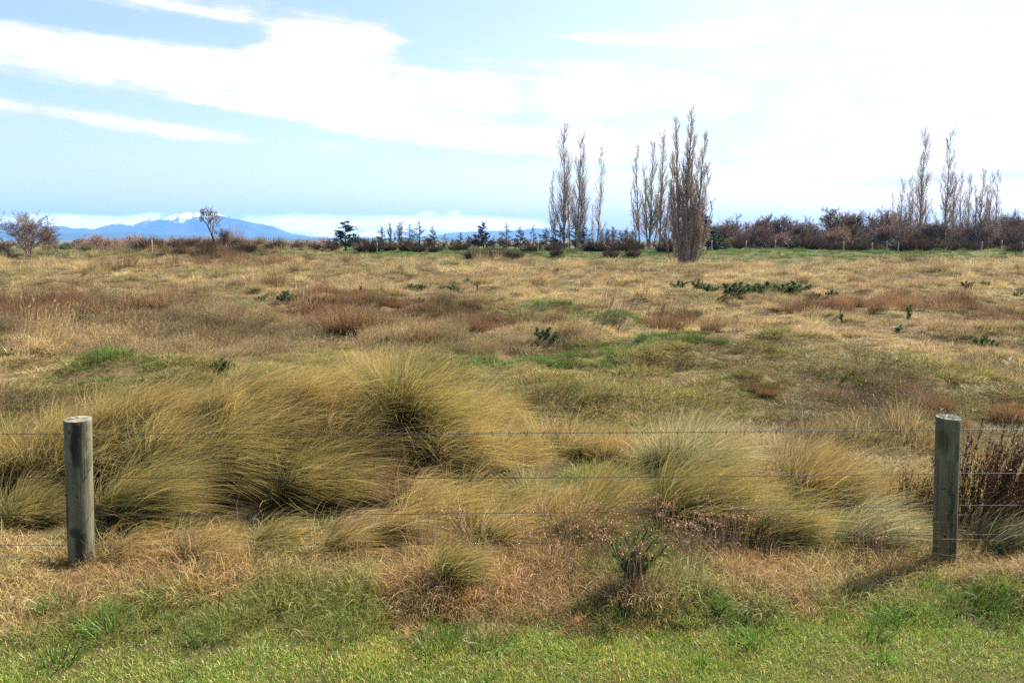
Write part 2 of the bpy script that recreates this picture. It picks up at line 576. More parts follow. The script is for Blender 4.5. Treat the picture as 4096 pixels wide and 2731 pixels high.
M['needle_dark'] = plain_mat('needle_dark', (.028, .036, .02), (.05, .047, .03), 0.8, .85, .15)
M['needle_green'] = plain_mat('needle_green', (.022, .045, .018), (.038, .065, .024), 0.8, .85, .15)
M['metal'] = plain_mat('metal', (.20, .20, .20), (.12, .115, .11), 40, .45, .5)
M['metal'].node_tree.nodes  # galvanised wire
M['roof'] = plain_mat('roof', (.62, .62, .60), (.5, .5, .5), 2, .5, .4)
M['housewall'] = plain_mat('housewall', (.5, .46, .4), (.42, .38, .33), 2, .8, .2)
M['glass'] = plain_mat('glass', (.03, .035, .04), (.02, .025, .03), 2, .1, .5)
M['leaf'] = plain_mat('leaf', (.62, .22, .075), (.48, .15, .05), 18, .6, .3, .2)
M['twig_black'] = plain_mat('twig_black', (.03, .018, .012), (.05, .03, .02), 20, .8, .2)
M['fencewood'] = plain_mat('fencewood', (.34, .30, .22), (.22, .20, .15), 6, .9, .2)
M['flower'] = grass_mat('flower', [(.42, .24, .12), (.34, .185, .09), (.48, .30, .16)], (.16, .09, .05), trans=.2)


def ground_mat():
    m, T = new_mat('ground')
    out = T.n('ShaderNodeOutputMaterial')
    g = T.n('ShaderNodeNewGeometry').outputs['Position']
    sp = T.n('ShaderNodeSeparateXYZ')
    T.put(sp.inputs[0], g)
    n1 = T.noise(g, 0.05, 4)
    n2 = T.noise(g, 0.5, 5)
    n3 = T.noise(g, 9.0, 4, .7)
    c = T.cr(T.m('ADD', T.m('MULTIPLY', n1, .6), T.m('MULTIPLY', n2, .4)), [(.36, (.07, .062, .02)), (.46, (.12, .09, .036)), (.54, (.15, .105, .048)), (.64, (.10, .065, .03))])
    lawn = T.ramp(sp.outputs[1], 5.6, 6.6, 1.0, 0.0)
    c = T.mix(lawn, c, T.cr(n2, [(.4, (.05, .06, .015)), (.6, (.08, .065, .025))]))
    bank = T.m('MULTIPLY', T.ramp(sp.outputs[1], 84, 97), T.ramp(n2, .3, .6))
    c = T.mix(bank, c, (.055, .09, .018))
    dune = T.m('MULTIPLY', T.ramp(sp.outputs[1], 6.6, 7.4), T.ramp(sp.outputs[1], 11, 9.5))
    c = T.mix(dune, c, (.045, .033, .016))  # litter darkened so the hollows between tussocks look shaded
    farp = T.ramp(sp.outputs[1], 140, 220)
    nf = T.noise(g, 0.006, 2)
    c = T.mix(farp, c, T.cr(nf, [(.42, (.06, .10, .03)), (.5, (.13, .12, .05)), (.58, (.16, .125, .07))]))
    # bare pale sand on the little bank at the right
    v = T.n('ShaderNodeVectorMath', operation='DISTANCE')
    T.put(v.inputs[0], g)
    v.inputs[1].default_value = (49.5, 75.0, .9)
    sand = T.ramp(T.m('ADD', v.outputs['Value'], T.m('MULTIPLY', n2, 4.0)), 4.2, 6.5, 1.0, 0.0)
    c = T.mix(sand, c, (.36, .30, .22))
    c = T.mix(T.ramp(n3, .3, .7, .0, .5), c, (.03, .022, .01))
    p = T.n('ShaderNodeBsdfPrincipled')
    T.put(p.inputs['Base Color'], c)
    T.put(p.inputs['Roughness'], .95)
    T.put(p.inputs['Specular IOR Level'], .1)
    bn = T.n('ShaderNodeBump')
    T.put(bn.inputs['Strength'], .6)
    T.put(bn.inputs['Distance'], .05)
    T.put(bn.inputs['Height'], n3)
    T.put(p.inputs['Normal'], bn.outputs[0])
    T.put(out.inputs[0], p.outputs[0])
    return m


# ------------------------------------------------------------------ ground, hills, mountains, haze
def axis(lo, hi, near, n, pw):
    """coordinates that are dense near 'near' and stretch out to lo / hi"""
    t = np.linspace(-1, 1, n)
    s = np.sign(t) * np.abs(t) ** pw
    return s


def build_ground():
    ys = np.concatenate([np.linspace(-1500, -40, 8), np.linspace(-30, 2.5, 12), np.arange(3, 22, .16), np.arange(22, 50, .32),
                         np.arange(50, 130, .7), np.linspace(131, 180, 25), np.geomspace(190, 11500, 30)])
    xh = np.concatenate([np.arange(0, 11, .17), np.arange(11, 30, .5), np.arange(30, 90, 1.2), np.geomspace(92, 11000, 26)])
    xs = np.concatenate([-xh[:0:-1], xh])
    X, Y = np.meshgrid(xs, ys)
    Z = terrain(X, Y)
    V = np.stack([X, Y, Z], -1).reshape(-1, 3)
    ny, nx = X.shape
    i = np.arange(ny * nx).reshape(ny, nx)
    Q = np.stack([i[:-1, :-1], i[:-1, 1:], i[1:, 1:], i[1:, :-1]], -1).reshape(-1, 4)
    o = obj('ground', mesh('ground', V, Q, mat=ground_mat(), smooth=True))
    tag(o, 'uneven rough grassland running from the mown verge to the far plain', 'ground', kind='structure')


def rock_mat(name, rock, grass, snow_z, snow_amt):
    m, T = new_mat(name)
    out = T.n('ShaderNodeOutputMaterial')
    ge = T.n('ShaderNodeNewGeometry')
    sp = T.n('ShaderNodeSeparateXYZ')
    T.put(sp.inputs[0], ge.outputs['Position'])
    n = T.noise(ge.outputs['Position'], .006, 6, .6)
    n2 = T.noise(ge.outputs['Position'], .0016, 3)
    c = T.mix(T.ramp(n, .35, .65), rock, grass)
    h = T.m('ADD', sp.outputs[2], T.m('MULTIPLY', T.m('SUBTRACT', n, .5), snow_amt))
    h = T.m('ADD', h, T.m('MULTIPLY', T.m('SUBTRACT', n2, .5), snow_amt))
    s = T.ramp(h, snow_z, snow_z + 45)
    s = T.m('MULTIPLY', s, T.ramp(n, .36, .54))
    c = T.mix(s, c, (.85, .86, .9))
    p = T.n('ShaderNodeBsdfPrincipled')
    T.put(p.inputs['Base Color'], c)
    T.put(p.inputs['Roughness'], .9)
    T.put(p.inputs['Specular IOR Level'], .1)
    T.put(out.inputs[0], p.outputs[0])
    return m


def mountain_range(name, label, prof, Y, depth, mat, rough, seed):
    pr = np.array(prof, float)
    pxs = np.linspace(pr[0, 0], pr[-1, 0], 420)
    pys = np.interp(pxs, pr[:, 0], pr[:, 1])
    H = np.array([zat(p, Y) for p in pys]) * 1.0
    H = H * np.sqrt(1 + ((pxs - CXP) / FPX) ** 2 * 0)
    az = (pxs - CXP) / FPX * (math.cos(PITCH))
    rows = np.linspace(-1, 1, 60)
    A, Rr = np.meshgrid(az, rows)
    Hh = np.broadcast_to(H[None], A.shape)
    dist = Y + Rr * depth
    X = A * Y / math.cos(PITCH) * (math.cos(PITCH)) * (dist / Y) ** .15 * 1.0
    X = A * Y
    e = np.linspace(0, 1, len(pxs))
    edge = sstep(0, .04, e) * sstep(1, .96, e)
    shape = np.where(Rr < 0, (1 - np.abs(Rr)) ** 1.25, (1 - np.abs(Rr)) ** .9)
    rg = np.abs(fbm(X / 420 + seed, dist / 420, 5, seed) - .5) * 2
    rg2 = np.abs(fbm(X / 160 + seed, dist / 160, 3, seed + 9) - .5) * 2
    Z = (Hh + 3) * shape * (1 - rough * (rg + .4 * rg2) * (np.abs(Rr) + .02) ** .5 * 1.3) * edge[None] - 4
    V = np.stack([X, dist, Z], -1).reshape(-1, 3)
    ny, nx = X.shape
    i = np.arange(ny * nx).reshape(ny, nx)
    Q = np.stack([i[:-1, :-1], i[:-1, 1:], i[1:, 1:], i[1:, :-1]], -1).reshape(-1, 4)
    o = obj(name, mesh(name, V, Q, mat=mat, smooth=True))
    tag(o, label, 'mountain' if 'mount' in name else 'hill', kind='structure')


build_ground()
MTN = [(-900, 905), (-500, 890), (-150, 875), (0, 883), (84, 881), (150, 890), (210, 904), (243, 900), (299, 911), (365, 911), (388, 914), (412, 909), (444, 897), (477, 888),
       (533, 886), (552, 889), (603, 872), (655, 858), (702, 849), (758, 843), (823, 840), (875, 841), (917, 857), (959, 870), (1005, 878), (1052, 889),
       (1092, 900), (1143, 922), (1184, 937), (1260, 946), (1400, 953)]
mountain_range('mountain', 'broad blue mountain with light snow along its summit', MTN, 9000, 1500, rock_mat('mountain', (.02, .02, .022), (.045, .047, .035), 200, 240), .95, 3)
SNOWY = [(1130, 955), (1200, 945), (1240, 936), (1270, 921), (1300, 924), (1337, 926), (1352, 938), (1390, 942), (1430, 934), (1480, 917), (1515, 929), (1560, 942), (1640, 955)]
mountain_range('mountain', 'small distant snow covered peaks low on the horizon', SNOWY, 10300, 900, rock_mat('snowy', (.2, .2, .22), (.2, .2, .2), 20, 60), .4, 8)
RIGHT = [(1620, 955), (1745, 940), (1806, 931), (1893, 925), (1969, 922), (2071, 920), (2138, 911), (2205, 914), (2343, 915), (2444, 913), (2513, 923), (2560, 925), (2697, 935), (2800, 945), (3200, 950), (3800, 945), (4300, 952), (4900, 955)]
mountain_range('mountain', 'long low blue range behind the conifers and poplars', RIGHT, 9200, 1300, rock_mat('mountain_right', (.05, .05, .05), (.07, .07, .055), 900, 50), .45, 13)
FOOT = [(-900, 930), (-300, 922), (0, 921), (120, 924), (257, 930), (398, 933), (486, 927), (519, 926), (561, 930), (655, 935), (772, 940), (935, 945), (1100, 950), (1300, 951), (1500, 953), (1765, 946), (1900, 949), (2300, 955)]
mountain_range('foothills', 'dark blue forested foothills below the mountain', FOOT, 6200, 900, rock_mat('foothills', (.018, .028, .014), (.03, .04, .02), 9000, 1), .5, 21)


def build_haze():
    x0, x1, y0, y1, z0, z1 = -11200, 11200, -1700, 11650, -9, 345
    V = [(x, y, z) for z in (z0, z1) for y in (y0, y1) for x in (x0, x1)]
    Q = [(0, 2, 3, 1), (4, 5, 7, 6), (0, 1, 5, 4), (2, 6, 7, 3), (0, 4, 6, 2), (1, 3, 7, 5)]
    m, T = new_mat('haze')
    out = T.n('ShaderNodeOutputMaterial')
    v = T.n('ShaderNodeVolumePrincipled')
    v.inputs['Color'].default_value = (.20, .48, 1.0, 1)
    v.inputs['Density'].default_value = 0.000095
    T.put(out.inputs['Volume'], v.outputs[0])
    o = obj('haze', mesh('haze', V, Q, mat=m))
    tag(o, 'thin blue haze over the plain', 'haze', kind='stuff')


build_haze()
# ------------------------------------------------------------------ trees
def tree_thing(name, loc, trunk_me, crown_me, label, cat='tree', group=None, rz=0.0, sc=1.0):
    root = empty(name, loc, rz, sc)
    tag(root, label, cat, group)
    obj('trunk', trunk_me, root)
    obj('crown', crown_me, root)
    return root


def tm(name, parts, mat, sides=3, smooth=True):
    out = []
    for P, R, s in parts:
        out.append(tubes(P, R, s))
    V, Q = join(out)
    return mesh(name, V, Q, mat=mat, smooth=smooth)


def poplar(seed, h, stems, width, k1=46, k2=8, k3=4, clean=.1, r0=.17, twig='twig_pale', bark='bark'):
    """columnar bare poplar: stems = [(x, y, height fraction, lean x, radius factor)]"""
    rng = np.random.default_rng(seed)
    A, B = [], []
    for (x, y, hf, lx, rf) in stems:
        P, R = spine(h * hf, r0 * rf, 12, rng, .035, (0, rng.normal(0, .25)), .06, (x, y))
        P[0, :, 0] += lx * np.linspace(0, 1, 12) ** .6
        A.append((P, R, 6))
        kk = max(10, int(k1 * hf))
        P1, R1 = grow(P, R, kk, rng, (clean, .985), (.5, .13), width * 1.6, .72, 1.1, 6, .06, .5, .020, base=h * hf)
        A.append((P1, R1, 4))
        P2, R2 = grow(P1, R1, k2, rng, (.12, 1), (.46, .14), .5, .35, 1.3, 3, .05, .6, .012)
        P3, R3 = grow(P2, R2, k3 + 3, rng, (.15, 1), (.4, .15), .62, .3, 1.0, 3, .06, .7, .008)
        P4, R4 = grow(P, R, 26, rng, (.35, 1), (.5, .2), .07, .5, .6, 3, .08, .1, .014, base=h * hf)
        B += [(P2, R2, 3), (P3, R3, 3), (P4, R4, 3)]
    return tm('trunk', A, M[bark]), tm('crown', B, M[twig])


def roundtree(seed, h, w, stems=3, twig='twig_brown', bark='bark_dark', dens=1.0, spread=.55, r0=.09, up=.45):
    """bare willow-like tree: several limbs from the base, dense fine twigs in a rounded crown"""
    rng = np.random.default_rng(seed)
    Ps, Rs = [], []
    for s in range(stems):
        a = rng.random() * 6.28 if stems > 1 else 0
        P, R = spine(h * rng.uniform(.55, .7), r0 * rng.uniform(.7, 1.1), 8, rng, .08, (math.cos(a) * w * .22, math.sin(a) * w * .22), .35)
        Ps.append(P); Rs.append(R)
    P, R = np.concatenate(Ps), np.concatenate(Rs)
    P1, R1 = grow(P, R, 9, rng, (.22, 1), (.75, .2), .62 * w / h, .25, up, 5, .13, .6, .026)
    P2, R2 = grow(P1, R1, 8, rng, (.25, 1), (.65, .2), .6, .25, up, 4, .12, .65, .018)
    n3 = max(3, int(6 * dens))
    P3, R3 = grow(P2, R2, n3, rng, (.2, 1), (.6, .25), .62, .25, up * .8, 3, .12, .65, .014)
    P4, R4 = grow(P3, R3, 3, rng, (.2, 1), (.6, .25), .7, .2, .3, 2, .1, .7, .012)
    return tm('trunk', [(P, R, 6), (P1, R1, 4)], M[bark]), tm('crown', [(P2, R2, 3), (P3, R3, 3), (P4, R4, 3)], M[twig])


def conifer(seed, h, w, dens=1.0, mat='needle_dark', low=.08, droop=-.25, bare=.5, lean=0):
    """sparse dark conifer: whorls of level boughs with short needle sprays"""
    rng = np.random.default_rng(seed)
    P, R = spine(h, h * .016, 12, rng, .02, (lean, 0), .08)
    P1, R1 = grow(P, R, int(44 * (0.6 + .4 * dens)), rng, (low, .985), (1.25, .13), w / h * .62, .86, droop + .35, 5, .07, .5, .028, base=h)
    P2, R2 = grow(P1, R1, 9, rng, (.15, 1), (.85, .2), .34, .3, .1, 3, .08, .6, .02)
    n3 = max(2, int(7 * dens))
    P3, R3 = grow(P2, R2, n3, rng, (.05, 1), (.8, .25), .5, .2, .1, 2, .1, .9, .026 + .014 * dens)
    P4, R4 = grow(P1, R1, int(10 * dens) + 2, rng, (.2, 1), (.8, .25), .14, .2, .1, 2, .1, .6, .024)
    P5, R5 = grow(P, R, 30, rng, (.6, 1), (1.0, .25), .05, .3, .2, 2, .1, .1, .02, base=h)
    return tm('trunk', [(P, R, 6), (P1, R1, 3)], M['bark_dark']), tm('crown', [(P2, R2, 3), (P3, R3, 3), (P4, R4, 3), (P5, R5, 3)], M[mat])


def leafmass(seed, w, h, n, size, mat, lobes=9, base=.15):
    """broad evergreen crown: leaf clumps through the volume of several lobes"""
    rng = np.random.default_rng(seed)
    c = np.stack([rng.normal(0, w * .24, lobes), rng.normal(0, w * .24, lobes), h * rng.uniform(base + .2, .82, lobes)], -1)
    r = rng.uniform(.14, .26, lobes) * w
    i = rng.integers(0, lobes, n)
    d = unit(rng.normal(size=(n, 3)))
    rad = rng.random(n) ** .45
    root = c[i] + d * (r[i] * rad)[:, None] * np.array([1, 1, .75])
    root = root[root[:, 2] > 0.02]
    k = len(root)
    dd = unit(rng.normal(size=(k, 3)) + np.array([0, 0, .5]))
    V, Q, T_, bc = blades(root, dd, rng.uniform(.7, 1.4, k) * size, np.full(k, size * .55), np.array([0, 0, -1.]), np.full(k, .3), 2, rng)
    return mesh('crown', V, Q, T_, mat, {'bc': bc})


def bush(seed, w, h, n, mat, segs=3, width=.02, splay=.9, bend=.15, lobes=1, up=1.0):
    """upright stems fanned out of a low base"""
    rng = np.random.default_rng(seed)
    a = rng.random(n) * 6.283
    q = np.sqrt(rng.random(n))
    root = np.stack([np.cos(a) * q * w * .3, np.sin(a) * q * w * .3, np.full(n, -.03)], -1)
    d = np.stack([np.cos(a) * q * splay, np.sin(a) * q * splay, np.full(n, up)], -1) + rng.normal(0, .18, (n, 3))
    ln = h * rng.uniform(.45, 1.1, n) * (1.05 - .25 * q)
    V, Q, T_, bc = blades(root, d, ln, np.full(n, width), np.array([.1, 0, -1.]), np.full(n, bend), segs, rng, jit=.1)
    return mesh('foliage', V, Q, T_, mat, {'bc': bc})


def spiky(seed, w, h, stems, per, needle, width, mat, lean=0.0, splay=.6):
    """gorse or seedling: stems set all round with short needles -> stem mesh, foliage mesh"""
    rng = np.random.default_rng(seed)
    P = np.zeros((stems, 6, 3))
    for s in range(stems):
        a = s / max(stems, 1) * 6.28 + rng.random()
        q = 0 if s == 0 else rng.uniform(.5, 1)
        t = np.linspace(0, 1, 6)
        hh = h * (1 if s == 0 else rng.uniform(.5, .9))
        P[s, :, 0] = math.cos(a) * q * w * .5 * t ** .8 + lean * t * hh + np.cumsum(rng.normal(0, .012 * h, 6)) * (t > 0)
        P[s, :, 1] = math.sin(a) * q * w * .5 * t ** .8 + np.cumsum(rng.normal(0, .012 * h, 6)) * (t > 0)
        P[s, :, 2] = hh * t - .02
    R = np.linspace(1, .4, 6)[None] * np.full((stems, 1), max(.004, h * .012))
    P1, R1 = grow(P, R, 7, rng, (.25, 1), (.8, .2), .3, .4, splay, 3, .1, .6, .003)
    V, Q = join([tubes(P, R, 4), tubes(P1, R1, 3)])
    st = mesh('stem', V, Q, mat=M['bark_dark'])
    allP = []
    for X, k in ((P, per), (P1, max(4, per // 2))):
        t = rng.uniform(.25 if X is P else .1, 1, (len(X), k))
        f = np.clip(t * (X.shape[1] - 1), 0, X.shape[1] - 1.001)
        i0 = f.astype(int)
        fr = (f - i0)[..., None]
        bi = np.arange(len(X))[:, None]
        pos = X[bi, i0] * (1 - fr) + X[bi, i0 + 1] * fr
        tan = unit(X[bi, i0 + 1] - X[bi, i0])
        allP.append((pos.reshape(-1, 3), tan.reshape(-1, 3)))
    pos = np.concatenate([a for a, b in allP])
    tan = np.concatenate([b for a, b in allP])
    d = unit(rng.normal(size=pos.shape)) + tan * .7 + np.array([0, 0, .2])
    n = len(pos)
    V, Q, T_, bc = blades(pos, d, needle * rng.uniform(.6, 1.2, n), np.full(n, width), np.array([0, 0, -1.]), np.full(n, .1), 2, rng)
    return st, mesh('foliage', V, Q, T_, mat, {'bc': bc})


# ---- poplars of the stopbank
POP = {
    'a': poplar(1, 15, [(0, 0, 1, 0, 1.0)], .20),
    'b': poplar(2, 15, [(0, 0, 1, -.2, 1.0), (.3, .1, .62, .7, .6)], .19),
    'c': poplar(3, 15, [(0, 0, 1, .15, 1.0), (-.25, 0, .8, -.6, .7)], .17),
    'd': poplar(4, 15, [(0, 0, 1, -.9, 1.0), (-.2, .1, .58, -1.3, .6)], .13, k1=36),
    'e': poplar(5, 15, [(0, 0, 1, .1, 1.25), (-.2, 0, .78, -.9, 1.0), (.35, 0, .6, 1.2, .6)], .15),
    'slim': poplar(6, 15, [(0, 0, 1, 0, .8)], .12, k1=40),
    'f': poplar(7, 15, [(0, 0, 1, .3, 1.15), (.3, 0, .7, 1.5, .75), (.5, .2, .5, 2.0, .5)], .15),
}
rngb = np.random.default_rng(77)
big_stems = [(0, 0, 1.0, .15, 2.0), (-.35, .1, .95, -1.2, 1.5), (.15, -.1, .82, .35, 1.2), (.45, .1, .86, 1.25, 1.3), (-.2, .25, .72, -1.4, .9),
             (.65, 0, .66, 1.6, .9), (-.5, -.1, .55, -1.6, .7), (.8, .2, .45, 2.2, .6), (.3, .2, .7, .9, .8), (-.1, -.2, .6, -.7, .7)]
big_stems += [(rngb.normal(.1, .75), rngb.normal(0, .3), rngb.uniform(.14, .3), rngb.normal(.1, .6), .25) for _ in range(26)]
POP['big'] = poplar(8, 14.2, big_stems, .135, k1=56, k2=8, k3=4, clean=.12, r0=.15)

poplars = [  # variant, px, base distance, top py, label
    ('d', 2225, 112, 690, 'thin bare poplar on the left edge of the left poplar clump'),
    ('a', 2254, 110, 522, 'tallest bare poplar of the left clump above the bank'),
    ('slim', 2277, 113, 648, 'slender shorter poplar between the two tall ones of the left clump'),
    ('c', 2308, 111, 556, 'bare poplar on the right of the left clump'),
    ('slim', 2390, 112, 592, 'lone slim bare poplar standing right of the left clump'),
    ('slim', 2368, 116, 820, 'short bare poplar sapling beside the lone slim poplar'),
    ('d', 2560, 108, 586, 'leaning bare poplar, left of three on the bank'),
    ('e', 2598, 107, 572, 'forked bare poplar with a thick trunk, middle of three on the bank'),
    ('f', 2636, 106, 546, 'dark bare poplar close left of the big many-stemmed poplar'),
    ('big', 2745, 78, 456, 'big many-stemmed bare poplar standing forward in the field'),
    ('slim', 3563, 128, 772, 'low bare poplar at the left end of the right poplar row'),
    ('b', 3594, 126, 732, 'short bushy poplar left of the tall pale poplar'),
    ('c', 3622, 127, 718, 'medium bare poplar touching the tall pale poplar'),
    ('a', 3671, 122, 540, 'tall pale-topped poplar, left of the two tall ones at the right'),
    ('b', 3777, 122, 548, 'tall pale-topped poplar, right of the two tall ones at the right'),
    ('d', 3812, 126, 735, 'short poplar stem against the right tall poplar'),
    ('slim', 3836, 127, 688, 'bare poplar, left of the close pair in the right row'),
    ('a', 3862, 128, 708, 'bare poplar, right of the close pair in the right row'),
    ('e', 3908, 127, 678, 'full bare poplar between the close pair and the row end'),
    ('c', 3950, 129, 702, 'thin bare poplar second from the right end of the row'),
    ('slim', 3980, 127, 678, 'bare poplar at the right end of the row'),
]
for i, (v, px, Y, top, lab) in enumerate(poplars):
    p = at(px, Y)
    h = (zat(top, Y) - p[2]) / (14.2 if v == 'big' else 15)
    tree_thing('poplar_tree', p, *POP[v], lab, 'poplar', 'bare poplars along the bank', 0 if v in 'def' or v == 'big' else i * 1.3, (h * (.92 if v != 'big' else .86), h, h))

# brush heap round the foot of the big poplar
rng = np.random.default_rng(9)
n = 1500
a = rng.random(n) * 6.28
q = np.sqrt(rng.random(n))
root = np.stack([np.cos(a) * q * 2.0 + .25, np.sin(a) * q * .9, rng.random(n) * .5 * (1 - q ** 2)], -1)
V, Q, T_, bc = blades(root, rng.normal(size=(n, 3)) * np.array([1, 1, .35]) + np.array([0, 0, .3]), rng.uniform(.3, .8, n), np.full(n, .03), np.array([0, 0, -1.]), np.full(n, .3), 3, rng)
p = at(2748, 77.2)
tag(obj('brush_pile', mesh('brush_pile', V, Q, T_, M['broom'], {'bc': bc}), None, p), 'heap of dark brown brush round the foot of the big poplar', 'brush pile')

# ---- conifers and bare trees in the middle
CON = {
    'full': conifer(31, 5, 3.3, 1.6), 'thin': conifer(32, 5, 2.3, .5), 'larch': conifer(33, 5, 2.6, .35, bare=.8),
    'mid': conifer(34, 5, 2.4, .9), 'wide': conifer(35, 5, 3.6, .8), 'spruce': conifer(36, 5, 3.2, 2.2, 'needle_green', .02, -.5),
}
BARE = {
    'spike': roundtree(41, 5, 2.0, 3, 'twig_grey', dens=.5, up=.9), 'oval': roundtree(42, 5, 3.2, 2, 'twig_grey', dens=.7, up=.7),
    'thick': roundtree(43, 5, 4.2, 4, 'twig_brown', dens=1.0),
    'wil1': roundtree(44, 5, 5.2, 4, 'twig_brown'), 'wil2': roundtree(45, 5, 4.6, 3, 'twig_brown'), 'wil3': roundtree(46, 5, 5.0, 5, 'twig_brown', dens=1.2),
    'red1': roundtree(47, 4, 4.2, 7, 'twig_red', dens=1.0, up=.8), 'red2': roundtree(48, 4, 5.0, 8, 'twig_red', dens=1.0, up=.9),
    'leftwil': roundtree(49, 5, 5.6, 4, 'twig_brown', 'bark', dens=.9, r0=.10, up=.55),
    'grey': roundtree(50, 5, 3.4, 4, 'twig_grey', dens=.8, up=.9),
}
BH = {'spike': 5, 'oval': 5, 'thick': 5, 'wil1': 5, 'wil2': 5, 'wil3': 5, 'red1': 4, 'red2': 4, 'leftwil': 5, 'grey': 5}
BTOP = {}
for k_, (a_, b_) in {**CON, **BARE}.items():
    co = np.empty(len(b_.vertices) * 3, np.float32)
    b_.vertices.foreach_get('co', co)
    BTOP[k_] = float(np.percentile(co[2::3], 99.7))


def stand(kind, px, Y, top, lab, name, cat, group=None, rz=0.0, wide=1.0):
    lib = CON if kind in CON else BARE
    p = at(px, Y)
    s = (zat(top, Y) - p[2]) / BTOP[kind]
    return tree_thing(name, p, *lib[kind], lab, cat, group, rz, (s * wide, s * wide, s))


conifers = [
    ('full', 1383, 104, 884, 1.5, 'dense dark conifer with a bushy skirt, first of the conifer line'),
    ('mid', 1528, 106, 905, 1.1, 'dark conifer right of the bushy one, left of the bare spiky trees'),
    ('thin', 1579, 107, 926, 1.0, 'small thin conifer tucked between two bare trees'),
    ('larch', 1638, 106, 896, 1.3, 'bare larch with level branches next to the bare spiky tree'),
    ('larch', 1679, 105, 886, 1.4, 'open bare larch with a wide branching foot'),
    ('mid', 1733, 104, 905, 1.0, 'dark narrow conifer just right of the open larch'),
    ('thin', 1781, 106, 933, 1.1, 'low thin conifer in the gap between two taller ones'),
    ('mid', 1842, 108, 928, 1.1, 'ragged low conifer left of the tall needle-topped one'),
    ('full', 1934, 106, 888, 1.0, 'tall needle-topped conifer in the middle of the conifer line'),
    ('thin', 1976, 109, 944, 1.2, 'small conifer hidden right of the needle-topped one'),
    ('thin', 2026, 103, 894, 1.3, 'open conifer with dark drooping boughs right of the middle'),
    ('mid', 2082, 105, 908, 1.3, 'dark full conifer in the right half of the conifer line'),
    ('thin', 2133, 106, 902, .9, 'slim conifer left of the left poplar clump'),
    ('wide', 2184, 105, 911, 1.1, 'broad conifer last before the left poplar clump'),
    ('wide', 2240, 108, 903, 1.1, 'spreading conifer at the foot of the left poplar clump'),
    ('mid', 2300, 114, 868, 1.0, 'dark conifer behind the right stem of the left poplar clump'),
    ('wide', 2334, 112, 893, .9, 'conifer between the left poplar clump and the lone slim poplar'),
    ('mid', 2481, 112, 921, 1.0, 'small dark conifer between the lone poplar and the three poplars'),
    ('spruce', 2808, 104, 858, 1.15, 'dense green spruce behind the right side of the big poplar'),
    ('spruce', 2856, 110, 925, 1.5, 'lower green spruce joined to the willow thicket'),
    ('wide', 2690, 108, 905, .8, 'dark conifer glimpsed behind the left stems of the big poplar'),
]
for i, (k, px, Y, top, wd, lab) in enumerate(conifers):
    stand(k, px, Y, top, lab, 'conifer_tree', 'conifer', 'conifers along the bank', i * 2.1, wd * 1.4)

bares = [
    ('spike', 1559, 105, 890, .6, 'bare thin tree leaning left beside the second conifer'),
    ('spike', 1606, 104, 884, .9, 'bare spiky tree with upright limbs in the conifer line'),
    ('grey', 1880, 113, 938, 1.0, 'bare grey thicket tree left of the needle-topped conifer'),
    ('grey', 1905, 112, 930, .8, 'bare grey tree close against the needle-topped conifer'),
    ('grey', 2000, 115, 940, 1.0, 'low bare grey tree in the middle of the conifer line'),
    ('grey', 2425, 116, 912, 1.0, 'bare grey tree right of the lone slim poplar'),
    ('spike', 2452, 114, 905, 1.0, 'upright bare tree between the lone poplar and the three poplars'),
    ('grey', 2505, 117, 908, .9, 'bare grey tree left of the three poplars'),
    ('spike', 2405, 118, 918, .9, 'small bare tree at the foot of the lone slim poplar'),
    ('grey', 2530, 119, 915, .8, 'small grey tree behind the leaning poplar'),
    ('grey', 2660, 118, 920, .9, 'bare grey tree between the three poplars and the big poplar'),
    ('oval', 1460, 118, 950, .9, 'low bare tree right of the bushy conifer'),
    ('oval', 1700, 120, 945, 1.0, 'low bare tree behind the open larch'),
    ('leftwil', 122, 90, 846, 1.3, 'large spreading bare willow at the left edge of the field'),
    ('thick', 30, 93, 962, 1.3, 'low brown willow scrub left of the large spreading willow'),
    ('thick', 215, 97, 905, 1.0, 'brown rounded tree against the right side of the large willow'),
    ('thick', 893, 93, 912, .8, 'dense small bare tree right of the leaning tree on the knoll'),
    ('thick', 940, 96, 952, 1.3, 'low spreading thicket tree on the right slope of the knoll'),
]
for i, (k, px, Y, top, wd, lab) in enumerate(bares):
    stand(k, px, Y, top, lab, 'bare_tree', 'bare tree', None, i * 1.7, wd)

for i in range(44):
    px = 1400 + i * 29 + 9 * math.sin(i * 3.7)
    if abs(px - 2745) < 60:
        continue
    stand(['grey', 'red1', 'oval', 'thick', 'grey'][i % 5], px, 112 + (i * 5) % 11, 950 + (i * 7) % 24, 'low bare scrub tree filling in between the conifers on the bank', 'scrub_tree', 'shrub', 'bare scrub between the conifers', i * 1.7, 1.25)

# leaning tree on the knoll
rng = np.random.default_rng(61)
P = np.zeros((1, 8, 3))
t = np.linspace(0, 1, 8)
P[0, :, 2] = 3.6 * t ** .9 - .1
P[0, :, 0] = -.15 * t - 1.1 * t ** 2.2
R = (.13 * (1 - .7 * t))[None]
P0, R0 = grow(P, R, 5, rng, (.35, 1), (.5, .15), .6, .3, .6, 6, .1, .6, .03)
P1, R1 = grow(P0, R0, 7, rng, (.2, 1), (.6, .2), .5, .3, .4, 4, .12, .6, .014)
P2, R2 = grow(P1, R1, 9, rng, (.2, 1), (.6, .2), .6, .3, .3, 3, .12, .6, .014)
P3, R3 = grow(P2, R2, 8, rng, (.2, 1), (.6, .2), .65, .3, .2, 3, .1, .6, .010)
P4, R4 = grow(P, R, 14, rng, (.12, .6), (.9, .2), .25, .3, .3, 3, .1, .2, .012)
pl = at(861, 92)
